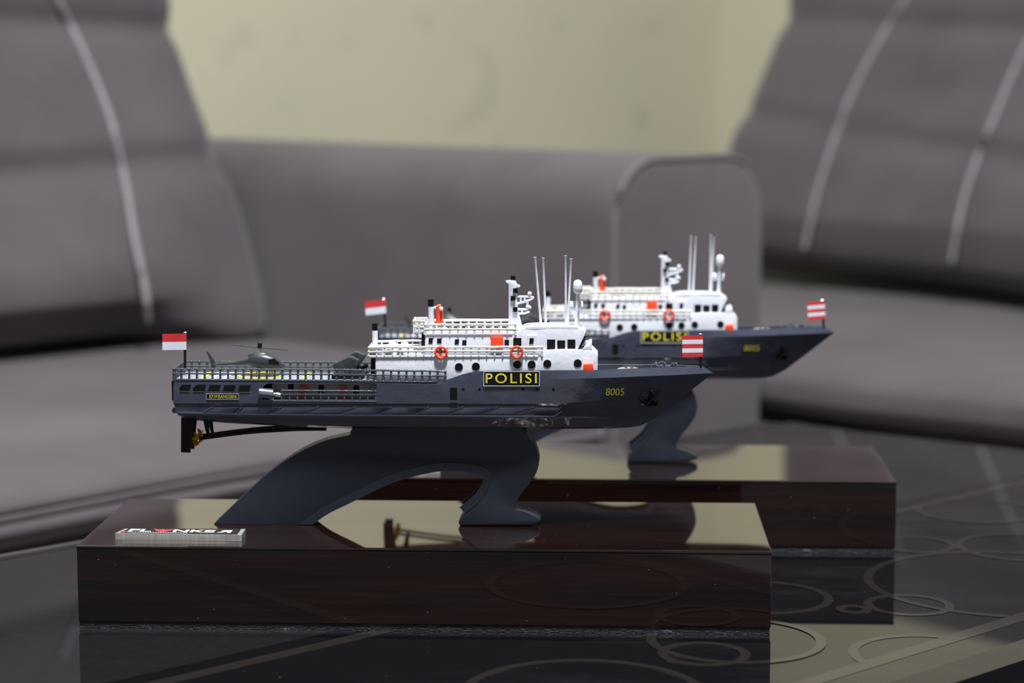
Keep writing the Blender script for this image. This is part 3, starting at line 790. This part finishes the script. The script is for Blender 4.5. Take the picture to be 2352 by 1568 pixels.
# ---- superstructure
def house(name, st, wf, mat, parent, bevel=0.0005, label=None):
    """st: (u_top, v_top, u_bottom, v_bottom) along the ship"""
    mb = MB(); rings = []
    for ut, vt, ub, vb in st:
        wt, wb = wf(ut), wf(ub); a, b = sp(ut, vt, -wt), sp(ub, vb, -wb)
        rings.append([a, mir(a), mir(b), b])
    mb.loft(rings); return mb.build(name, mat, parent, smooth=30, bevel=bevel, label=label)
w1 = lambda u: interp([(840, 0.0112), (1200, 0.0112), (1300, 0.0102), (1373, 0.0084)], u)
w2 = lambda u: interp([(940, 0.0086), (1230, 0.0086), (1345, 0.0076)], u)
st = [(862, 818, 862, 882), (950, 818, 950, 882), (1050, 818, 1050, 882), (1150, 818, 1150, 875), (1234, 817, 1234, 868), (1242, 814, 1242, 868), (1252, 807, 1252, 868), (1266, 803.5, 1266, 868), (1290, 802.5, 1290, 868), (1322, 802.5, 1322, 868), (1330, 804, 1330, 868), (1357, 801, 1357, 868), (1373, 816, 1373, 868)]
h1 = house('lower_deckhouse', st, w1, M['white'], ship, label='white lower deckhouse')
house('deckhouse_roof', [(843, 815.5, 845, 821), (860, 815.5, 860, 822), (1000, 816, 1000, 821), (1236, 816.5, 1236, 821)], lambda u: w1(u) + 0.0005, M['white'], h1)
st = [(976, 768, 976, 812), (1050, 768, 1050, 812), (1120, 767.5, 1120, 812), (1178, 767, 1178, 812), (1188, 763, 1188, 812), (1199, 755, 1199, 812), (1208, 752, 1208, 812), (1260, 751.5, 1260, 812), (1310, 751.5, 1310, 812), (1329, 751.5, 1322, 806), (1345, 763, 1324, 805), (1344, 768, 1326, 804)]
h2 = house('upper_deckhouse', st, w2, M['white'], ship, bevel=0.0004, label='white wheelhouse and upper deckhouse')
house('deckhouse_roof', [(972, 765.5, 974, 770), (1178, 765, 1178, 769)], lambda u: w2(u) + 0.0004, M['white'], h2)
# low bulwark around the wheelhouse roof
mbx = MB()
for sg in (1, -1):
    R_ = []
    for u, v in ((1206, 752), (1230, 750.5), (1300, 750.5), (1327, 751.5)):
        a = sp(u, v, -w2(u)); b = sp(u, v + 5, -w2(u))
        R_.append([Vector((a.x, sg * a.y, a.z)), Vector((b.x, sg * b.y, b.z)), Vector((b.x, sg * (b.y + 0.0007), b.z)), Vector((a.x, sg * (a.y + 0.0007), a.z))])
    mbx.loft(R_)
mbx.build('roof_bulwark', M['white'], h2)
# windscreen across the front
for k in range(5):
    y0 = -0.0072 + k * 0.00293; y1 = y0 + 0.0026
    a, b = sp(1342.5, 771, 0), sp(1329, 799, 0); a2, b2 = sp(1342.5, 771, -0.0076), sp(1329, 799, -0.0076)
    A = Vector((a2.x + 0.0003, 0, a2.z)); B = Vector((b2.x + 0.0003, 0, b2.z)); nrm = Vector((0.0006, 0, 0))
    mbx = MB(); mbx.loft([[A + Vector((0, y0, 0)) + nrm, A + Vector((0, y1, 0)) + nrm, B + Vector((0, y1, 0)) + nrm, B + Vector((0, y0, 0)) + nrm], [A + Vector((0, y0, 0)) - nrm, A + Vector((0, y1, 0)) - nrm, B + Vector((0, y1, 0)) - nrm, B + Vector((0, y0, 0)) - nrm]])
    mbx.build('windscreen_pane', M['black_gloss'], h2, smooth=0)
# front bulwark step ahead of the wheelhouse
mbx = MB()
for sg in (1, -1):
    Q = [sp(u, v, -w1(u)) for u, v in ((1337, 803), (1343, 794), (1355, 790), (1358, 793), (1359, 803))]
    mbx.loft([[Vector((p.x, sg * p.y, p.z)) for p in Q], [Vector((p.x, sg * (p.y + 0.0007), p.z)) for p in Q]])
a, b = sp(1355, 789.5, -w1(1355)), sp(1359, 804, -w1(1358)); mbx.box((a.x - 0.0004, a.y, b.z), (b.x, -a.y, a.z))
mbx.build('front_bulwark', M['white'], h1, bevel=0.0002)
mbx = MB(); a = sp(1341, 797, -0.003); mbx.lathe((a.x, 0.0, a.z - 0.0016), [(0.0012, 0), (0.0014, 0.0006), (0.0011, 0.0017), (0.0004, 0.0020)], 14); mbx.build('searchlight', M['bright_metal'], h1)
y1f = lambda u, v: -w1(u); y2f = lambda u, v: -w2(u)
for u, v in ((1054, 842.5), (1093, 841.5), (1188, 837), (1221, 837), (1257, 835), (1327, 834)): patch('porthole', disc(u, v, 9.2, 20), M['black'], h1, y1f, 0.00025)
patch('orange_locker', [(1340, 836), (1361, 834.5), (1365, 852), (1341, 852)], M['orange'], h1, y1f, 0.0016, bevel=0.0003, smooth=40, label='orange locker')
patch('door', rect(852, 824, 861.5, 862), M['black'], h1, lambda u, v: -0.0098, 0.0, 0.0196, both=False)
for u0, v0, u1, v1, sk in ((984, 776, 993.5, 789, 1.0), (1004, 777, 1014, 788.5, 0), (1044, 779, 1053.5, 791, 1.2), (1061.5, 781, 1071, 793, 0.6), (1159, 780, 1169, 793, 0), (1179, 776, 1197.5, 796, 0)): patch('window', rect(u0, v0, u1, v1, sk), M['black'], h2, y2f, 0.0002)
for u0, v0, u1, v1 in ((1256.5, 779.5, 1275, 802), (1280, 781.5, 1298, 801), (1303.5, 779.5, 1321.5, 800.5)): patch('window', rect(u0, v0, u1, v1), M['black'], h2, y2f, 0.0002)
pf = patch('door_panel', rect(1211, 769.5, 1234, 797), M['white'], h2, y2f, 0.0005, bevel=0.0001)
patch('window', rect(1215.5, 776, 1225, 789, 1.2), M['black'], pf, y2f, 0.0008, both=False)
patch('orange_locker', [(1128, 775), (1131, 772.5), (1153, 772.5), (1156, 775), (1156, 800), (1127, 800)], M['orange'], h2, y2f, 0.0018, bevel=0.0003, smooth=40, label='orange locker')
patch('door', rect(968, 766, 976.5, 800), M['black'], h2, lambda u, v: -0.0078, 0.0, 0.0156, both=False)

# railings of the two roofs
vt1 = lambda u: 797 + interp([(846, 1.5), (900, 0), (1245, 0)], u)
railing('roof_railing', ship, 847, 1245, lambda u: w1(u) + 0.0002, vt1, lambda u: vt1(u) + 9.5, lambda u: 816, 18.4, M['white_rail'], rt=0.00052, rp=0.00042, wob=0.0001)
vt2 = lambda u: 745.5
railing('roof_railing', ship, 977, 1184, lambda u: w2(u) + 0.0001, vt2, lambda u: 756, lambda u: 767, 18.2, M['white_rail'], rt=0.00056, rp=0.00045, wob=0.00012)
# aft lookout platform of the upper roof
p = sp(953, 757, 0.002); q = sp(977, 764, 0.002)
mbx = MB(); mbx.box((p.x, -0.0035, q.z), (q.x, 0.0075, q.z + 0.0009)); plat = mbx.build('lookout_platform', M['deck'], ship, bevel=0.0002)
mbx = MB(); tz = sp(960, 733, 0.004).z; mz = sp(960, 746, 0.004).z
C = [(q.x, -0.0035), (p.x, -0.0030), (p.x - 0.0002, 0.0070), (q.x, 0.0075)]
for z, r in ((tz, 0.0006), (mz, 0.0005)): mbx.tube([(x, y, z) for x, y in C], r, 6)
for x, y in C + [(p.x, 0.002), ((p.x + q.x) / 2, -0.0033)]: mbx.tube([(x, y, q.z), (x, y, tz)], 0.0005, 6); mbx.ball((x, y, tz), 0.0008, 6)
mbx.box((p.x - 0.0003, -0.0030, mz + 0.0003), (p.x + 0.0002, 0.0070, tz)); mbx.build('platform_railing', M['white_rail'], plat)

# life rings on the railing
for u, v, cross in ((1013, 809.5, True), (1187, 808.5, False)):
    c = sp(u, v, -w1(u) - 0.0012); mbx = MB(); mbx.torus(c, 0.00245, 0.00058, 28, 10); o = mbx.build('life_ring', M['orange'], ship, label='orange life ring')
    if cross:
        mbx = MB(); mbx.bar(c + Vector((-0.0022, 0.0005, 0)), c + Vector((0.0022, 0.0005, 0)), 0.0004); mbx.bar(c + Vector((0, 0.0005, -0.0022)), c + Vector((0, 0.0005, 0.0022)), 0.0004); mbx.build('ring_bracket', M['orange'], o)
    o2 = bpy.data.objects.new('life_ring', o.data); COL.objects.link(o2); o2.parent = ship; o2.location = (0, -2 * c.y, 0); o2['label'] = 'orange life ring'
# life raft canisters and deck block
for i, (u, y) in enumerate(((894, -0.0088), (920, -0.0088), (902, 0.0072), (930, 0.0072))):
    a = sp(u, 815, y); b = sp(u, 797, y); mbx = MB()
    zt = sp(900, 797, -0.0088).z + 0.0003; zb2 = sp(900, 816, -0.0088).z
    mbx.lathe((a.x, y, zb2), [(0.0017, 0), (0.0019, 0.0006), (0.0019, zt - zb2 - 0.0012), (0.0016, zt - zb2 - 0.0003), (0.0006, zt - zb2)], 16); r = mbx.build('life_raft', M['white'], ship)
    mbx = MB(); mbx.torus((a.x, y, zb2 + 0.0006), 0.0018, 0.0003, 16, 6, 'z'); mbx.torus((a.x, y, zb2 + 0.0026), 0.0019, 0.0002, 16, 6, 'z'); mbx.build('raft_strap', M['white_rail'], r)
p = sp(846, 797, -0.0105); q = sp(878, 808, -0.0105)
hullpts('deck_block', [Vector((x, y, z)) for x in (p.x, q.x) for y in (-0.0106, -0.004) for z in (p.z, q.z)] + [Vector(((p.x + q.x) / 2, -0.0106, p.z + 0.0003))], M['white_rail'], ship)

# funnels
for ub, vb, ut, vt, vc, y, w in ((861, 818, 861, 742, 758.5, -0.0045, 6.6), (992, 766, 989.5, 686.5, 703.5, -0.003, 6.9)):
    a, b, c = sp(ub, vb, y), sp(ut, vt, y), sp(ut, vc, y); r = w * 0.000196; mbx = MB()
    f = (c.z - a.z) / (b.z - a.z); mid = a + (b - a) * f
    mbx.tube([a, mid], r, 18); fn = mbx.build('funnel', M['white'], ship, label='white funnel with black cap')
    mbx = MB(); mbx.tube([mid, b], r * 1.005, 18); mbx.build('funnel_cap', M['black'], fn)
# orange vents
mbx = MB(); y = -0.0035; a = sp(1006, 742, y); b = sp(1005.5, 702, y)
mbx.tube([a, b], 0.00095, 12); mbx.tube([sp(1012.5, 701, y + 0.0003), sp(1000, 706, y - 0.0005)], 0.00075, 12)
mbx.tube([sp(1013, 742, y + 0.001), sp(1013.5, 712, y + 0.001)], 0.0009, 12); v_ = mbx.build('vent_pipe', M['orange'], ship, label='orange vent pipes beside the funnel')
mbx = MB(); mbx.ball(sp(1013, 708.5, y - 0.0004), 0.0010, 10); mbx.ball(sp(999.5, 706.5, y - 0.0006), 0.00075, 10); mbx.build('vent_mouth', M['white'], v_)
mbx = MB(); a = sp(1003, 752, y); b = sp(1027, 764, y); mbx.box((a.x, -0.0055, b.z), (b.x, -0.001, a.z)); mbx.build('skylight_box', M['white_rail'], ship, bevel=0.0003)

# mast with lattice arms
Q = [(1168.5, 756), (1168.5, 652), (1162, 648), (1161.5, 644.5), (1168, 643.5), (1177, 643), (1184, 644), (1187, 652), (1194, 655), (1195, 659), (1187, 661), (1184, 668), (1187, 676), (1190, 712), (1201, 756)]
mbx = MB(); P = [sp(u, v, 0) for u, v in Q]; th = 0.0016
mbx.loft([[p + Vector((0, -th, 0)) for p in P], [p + Vector((0, th, 0)) for p in P]]); mast = mbx.build('mast', M['white'], ship, smooth=40, bevel=0.00035, label='white mast with lattice arms')
mbx = MB()
for a in ([(1187, 681), (1206, 681), (1222, 682), (1226, 684)], [(1188, 697), (1205, 693), (1218, 688), (1226, 683)], [(1196, 681), (1196, 695)], [(1206, 681), (1205, 693)],
          [(1190, 710), (1206, 710.5), (1213, 709)], [(1192, 720), (1206, 719), (1216, 715), (1218, 708), (1214, 703)], [(1212, 692), (1211, 700), (1212, 709)], [(1199, 710), (1199, 720)]):
    mbx.tube([sp(u, v, 0) for u, v in a], 0.00055, 8)
mbx.ball(sp(1216.5, 674, 0), 0.0010, 10); mbx.tube([sp(1216.5, 674, 0), sp(1216.5, 683, 0)], 0.0006, 8); mbx.ball(sp(1213, 704, 0), (0.0011, 0.0009, 0.0009), 10); mbx.tube([sp(1213, 703, 0), sp(1220, 706, 0)], [0.0008, 0.0003], 8)
mbx.build('mast_arm', M['white'], mast)
for u, v in ((1178.5, 638), (1184, 667), (1178.5, 684.5), (1183.5, 710)):
    c = sp(u, v, -0.0014 if v > 650 else 0); mbx = MB(); s = 0.00105; mbx.box((c.x - s, c.y - s, c.z - s), (c.x + s, c.y + s, c.z + s)); mbx.build('mast_lamp', M['black'], mast, bevel=0.00015)

# whip antennas, radome, radar box
ant = []
for ub, vb, ut, vt, y in ((1243, 752, 1229, 590, -0.003), (1254, 752, 1247.5, 592, -0.0015), (1300, 752, 1299, 587, -0.003), (1303.5, 752, 1312, 594, -0.0005)):
    a, b = sp(ub, vb, y), sp(ut, vt, y); mbx = MB(); d = (b - a).normalized()
    mbx.tube([a, a + (b - a) * 0.5, b - d * 0.0005, b], [0.00058, 0.0005, 0.00048, 0.0007], 10); ant.append(mbx.build('antenna', M['white'], ship, loc=a, label='white whip antenna'))
y = -0.001
mbx = MB(); mbx.tube([sp(1323, 755, y), sp(1324.5, 715, y), sp(1326.5, 674, y)], [0.0010, 0.00058, 0.0008], 12); rp_ = mbx.build('radome_pole', M['white'], ship)
c = sp(1327, 672.5, y); k = 0.000196
mbx = MB(); mbx.lathe((c.x, y, c.z), [(0.0008, -2 * k), (0.0014, 0), (0.0020, 3 * k), (0.0021, 12 * k), (0.0021, 18 * k), (0.0019, 24 * k), (0.0014, 28 * k), (0.0007, 30 * k), (0.0001, 30.6 * k)], 20); mbx.build('radome', M['white'], rp_, smooth=50)
mbx = MB(); a, b = sp(1309, 702, 0.002), sp(1339, 702, 0.002); mbx.tube([a, b], 0.0021, 14); mbx.tube([sp(1328, 710, 0.002), sp(1328, 754, 0.002)], 0.0006, 8); mbx.build('radar_drum', M['white'], ship)

# bow fittings
bz = sp(1440, 861, 0)
c = sp(1444, 847.5, 0); mbx = MB(); mbx.lathe((c.x, 0, c.z - 0.0012), [(0.0045, 0), (0.0050, 0.0008), (0.0050, 0.0014), (0.0042, 0.0017)], 28); hatch = mbx.build('bow_hatch', M['hatch'], ship)
mbx = MB(); mbx.ball((c.x - 0.0012, 0, c.z + 0.0007), 0.0007, 8); mbx.ball((c.x + 0.0014, 0, c.z + 0.0007), 0.0007, 8); mbx.build('hatch_knob', M['rail_grey'], hatch)
mbx = MB()
for i, (u, v, t) in enumerate(((1503, 845, 0.3), (1507, 840, 1.2), (1514, 842, 0.5), (1520, 839, 1.3), (1527, 842, 0.2), (1533, 843, 1.0), (1548, 842, 0.4), (1553, 841.5, 1.4))):
    c = sp(u, v - 1.5, (-0.0008, 0.001, 0.0)[i % 3]); mbx.torus(c, 0.0012, 0.0005, 14, 8, ('y', 'x', 'z')[i % 3] if i != 0 else 'y')
mbx.build('anchor_chain', M['rail_grey'], ship)
mbx = MB(); a = sp(1500, 860, 0); b = sp(1556, 852, 0); mbx.box((a.x, -0.0018, a.z), (b.x, 0.0018, sp(1500, 847, 0).z)); mbx.build('windlass_base', M['deck_dark'], ship, bevel=0.0003)
# anchor in its pocket (both bows)
ay = lambda u, v: hull_y(u, v)
patch('anchor_pocket', [(1488, 893), (1497, 891), (1518, 897), (1512, 915), (1513, 930), (1490, 939), (1472, 930), (1467, 913), (1476, 900)], M['hull'], hull, ay, 0.0004)
an = patch('anchor', [(1492, 892), (1502, 896), (1499, 905), (1503, 917), (1513, 920), (1509, 931), (1490, 932), (1473, 927), (1468, 916), (1477, 913), (1488, 915), (1492, 904)], M['black_gloss'], ship, ay, 0.0012, bevel=0.0003, smooth=40, label='black anchor')
mbx = MB(); mbx.tube([sp(1486, 930, hull_y(1486, 930) - 0.0013), sp(1518, 896, hull_y(1518, 896) - 0.0008)], 0.0005, 8); mbx.tube([sp(1470, 914, hull_y(1470, 914) - 0.0014), sp(1476, 922, hull_y(1476, 922) - 0.0016)], 0.0006, 8); mbx.build('anchor_shank', M['black_gloss'], an)

# flags
def flag(name, pu, pv0, pv1, box, stripes, tip):
    a = sp(pu, pv0, 0); b = sp(pu, pv1, 0); mb = MB(); mb.tube([a, b], 0.00062, 10); pole = mb.build('flagpole', M['black'], ship, loc=a)
    u0, v0, u1, v1 = box; n = len(stripes); nx = 10
    mb = MB()
    for i, mi in enumerate(stripes):
        va, vb = v0 + (v1 - v0) * i / n, v0 + (v1 - v0) * (i + 1) / n; R_ = []
        for k in range(nx + 1):
            u = u0 + (u1 - u0) * k / nx; dr = (1 - k / nx) * 1.0; y = -0.0007 + 0.0003 * math.sin(k / nx * 5)
            p, q = sp(u, va - dr * -0.8, y), sp(u, vb - dr * -0.8, y)
            R_.append([p, q, q + Vector((0, 0.0002, 0)), p + Vector((0, 0.0002, 0))])
        mb.loft(R_, mi)
    fl = mb.build('flag', [M['flag_red'], M['flag_white']], pole, smooth=30)
    fl.location -= a; fl.data.transform(Matrix.Identity(4))
    mb = MB(); mb.ball(b, (0.0009, 0.0008, 0.0004), 8); t = mb.build('pole_tip', M['bright_metal'], pole); t.location -= a
    return pole
flag_stern = flag('stern', 425, 850, 763.5, (373, 766, 428, 803), (0, 1), 1); flag_stern['label'] = 'black pole with red over white flag'
flag_bow = flag('bow', 1609, 845, 767, (1567, 769.5, 1614.5, 819), (0, 1, 0, 1, 0), 1); flag_bow['label'] = 'black pole with red and white striped flag'

# running gear
for sg in (-1, 1):
    y = 0.0048 * sg; g = lambda u, v: Vector((sp(u, v, -0.0048).x, y, sp(u, v, -0.0048).z))
    Q = [g(*q) for q in ((416.5, 958), (444, 963), (438, 1020), (437.5, 1039), (416, 1038))]; mbx = MB()
    mbx.loft([[p + Vector((0, -0.0007, 0)) for p in Q], [p + Vector((0, 0.0007, 0)) for p in Q]]); mbx.build('rudder', M['black'], ship, bevel=0.0002)
    mbx = MB(); ln = dense([(452, 1008), (560, 994), (650, 987.5), (700, 985.5), (750, 985)], 6); mbx.tube([g(u, v) for u, v in ln], 0.00078, 10); sh = mbx.build('propeller_shaft', M['black_gloss'], ship)
    mbx = MB()
    for q, r in (([(473, 962), (476, 985), (480, 1004)], [0.0013, 0.0010, 0.0006]), ):
        mbx.tube([g(u, v) for u, v in q], r, 8)
    mbx.build('shaft_strut', M['black'], sh)
    c = g(450, 1008); mbx = MB(); mbx.lathe(c, [(0.0003, -0.0018), (0.0009, -0.0010), (0.0010, 0.0012), (0.0007, 0.0018)], 12, 'x')
    for k in range(4):
        a = math.pi / 2 * k + 0.5; d = Vector((0, math.cos(a), math.sin(a))); s = Vector((0, -math.sin(a), math.cos(a)))
        R_ = []
        for rr, wd in ((0.0007, 0.0008), (0.0020, 0.0014), (0.0031, 0.0013), (0.0037, 0.0006)):
            o_ = c + d * rr; e = (s * 0.7 + Vector((0.7, 0, 0))) * wd; t_ = Vector((0.0003, 0, 0)); R_.append([o_ - e, o_ + e, o_ + e + t_, o_ - e + t_])
        mbx.loft(R_)
    mbx.build('propeller', M['brass'], sh, label='brass propeller')

# ---- acrylic brand plate lying on the plinth
def ptop(u, v, z):
    d = _R @ ray(u, v); t = (z - _EL.z) / d.z; return _EL + d * t
PZ = BASE_H + 0.0032
pa, pb, pc, pd = ptop(264, 1222.5, PZ), ptop(555, 1227, PZ), ptop(564, 1213, PZ), ptop(287, 1212.5, PZ)
def add_plate(o, ang, label):
    R_ = Matrix.Rotation(ang, 3, 'Z'); cc = (pa + pb + pc + pd) / 4; cc.z = BASE_H
    root = empty('name_plate', o + R_ @ cc, ang, label, 'name plate', 'acrylic name plates on the plinths')
    q = [p - cc for p in (pa, pb, pc, pd)]
    mb = MB(); mb.loft([[Vector((p.x, p.y, 0.0)) for p in q], [Vector((p.x, p.y, 0.0030)) for p in q]]); body = mb.build('acrylic_block', M['acrylic'], root, smooth=0, bevel=0.0001)
    ctr_ = sum(q, Vector()) / 4
    q2 = [ctr_ + (p - ctr_) * 0.93 for p in q]
    mb = MB(); mb.loft([[Vector((p.x, p.y, 0.0029)) for p in q2], [Vector((p.x, p.y, 0.0031)) for p in q2]]); lab = mb.build('printed_label', M['black'], root, smooth=0)
    ex = (q[1] - q[0]).normalized(); ex.z = 0; ex.normalize(); ey = Vector((-ex.y, ex.x, 0)); L_ = (q[1] - q[0]).length; D_ = abs((q[3] - q[0]).dot(ey)); O_ = q[0]
    def place(pt): return O_ + ex * (pt[0] * L_) + ey * (pt[1] * D_) + Vector((0, 0, 0.00325 - O_.z))
    def letters(body_, x0, x1, y0, y1, flip=False):
        cu = bpy.data.curves.new('t', 'FONT'); cu.body = body_; cu.offset = 0.03; cu.resolution_u = 3
        t = bpy.data.objects.new('t', cu); COL.objects.link(t); me = bpy.data.meshes.new_from_object(t.evaluated_get(bpy.context.evaluated_depsgraph_get()))
        bpy.data.objects.remove(t)
        xs = [v.co.x for v in me.vertices]; ys = [v.co.y for v in me.vertices]; a, b, c, d = min(xs), max(xs), min(ys), max(ys)
        for v in me.vertices:
            f = (v.co.x - a) / (b - a); f = 1 - f if flip else f
            v.co = place((x0 + (x1 - x0) * f, y0 + (y1 - y0) * (v.co.y - c) / (d - c)))
        me.materials.clear(); me.materials.append(M['flag_white']); ob = bpy.data.objects.new('lettering', me); COL.objects.link(ob); ob.parent = lab
    letters('FL', 0.09, 0.27, 0.30, 0.86); letters('NKE', 0.44, 0.77, 0.30, 0.86); letters('R', 0.79, 0.90, 0.30, 0.86, True)
    mb = MB(); em = [place(p) for p in ((0.27, 0.95), (0.33, 0.78), (0.35, 0.9), (0.37, 0.78), (0.44, 0.95), (0.40, 0.45), (0.36, 0.22), (0.31, 0.45))]
    mb.loft([em, [p - Vector((0, 0, 0.0002)) for p in em]]); mb.build('emblem', M['flag_red'], lab, smooth=0)
    mb = MB(); em = [place(p) for p in ((0.045, 0.1), (0.075, 0.1), (0.085, 0.32), (0.055, 0.32))]; mb.loft([em, [p - Vector((0, 0, 0.0002)) for p in em]]); mb.build('emblem', M['flag_red'], lab, smooth=0)
    mb = MB()
    for k in range(24):
        x = 0.09 + 0.02 * k; a = [place(p) for p in ((x, 0.12), (x + 0.014, 0.12), (x + 0.014, 0.2), (x, 0.2))]; mb.loft([a, [p - Vector((0, 0, 0.0002)) for p in a]])
    mb.build('small_print', M['silver'], lab, smooth=0)
    return root

# ------------------------------------------------------------------ second ship: a copy with its own small differences
def copy_tree(o, parent=None):
    c = o.copy(); COL.objects.link(c); c.parent = parent
    for ch in list(o.children): copy_tree(ch, c)
    return c
bpy.context.view_layer.update()
o2, a2 = base_frame_of(S2)
ship2 = ship.copy(); COL.objects.link(ship2); ship2.location = o2; ship2.rotation_euler = (0, 0, a2)
ship2['label'] = 'grey police ship model with tilted flags, its plinth nearer the sofas'
SX, SZ, DX = 0.984, 0.965, -0.0018; ZK = sp(1100, 986, 0).z
twin = {}
for ch in list(ship.children):
    c = copy_tree(ch, ship2); twin[ch] = c
    if ch is stand: c.location.x += 0.0030
    elif ch is not plinth:
        l = ch.location; c.scale = (SX, 1, SZ); c.location = (l.x * SX + DX, l.y, ZK + (l.z - ZK) * SZ)
for k, ang in zip(ant, (0.118, 0.085, 0.012, -0.012)):
    twin[k].rotation_euler = (0, ang, 0)
twin[flag_stern].rotation_euler = (0, -0.07, 0.25)
twin[flag_bow].rotation_euler = (0, -0.055, 0.1)
add_plate(SHIP_O, SHIP_A, 'clear acrylic name plate on the plinth farther from the sofas')
add_plate(o2, a2, 'clear acrylic name plate on the plinth nearer the sofas')
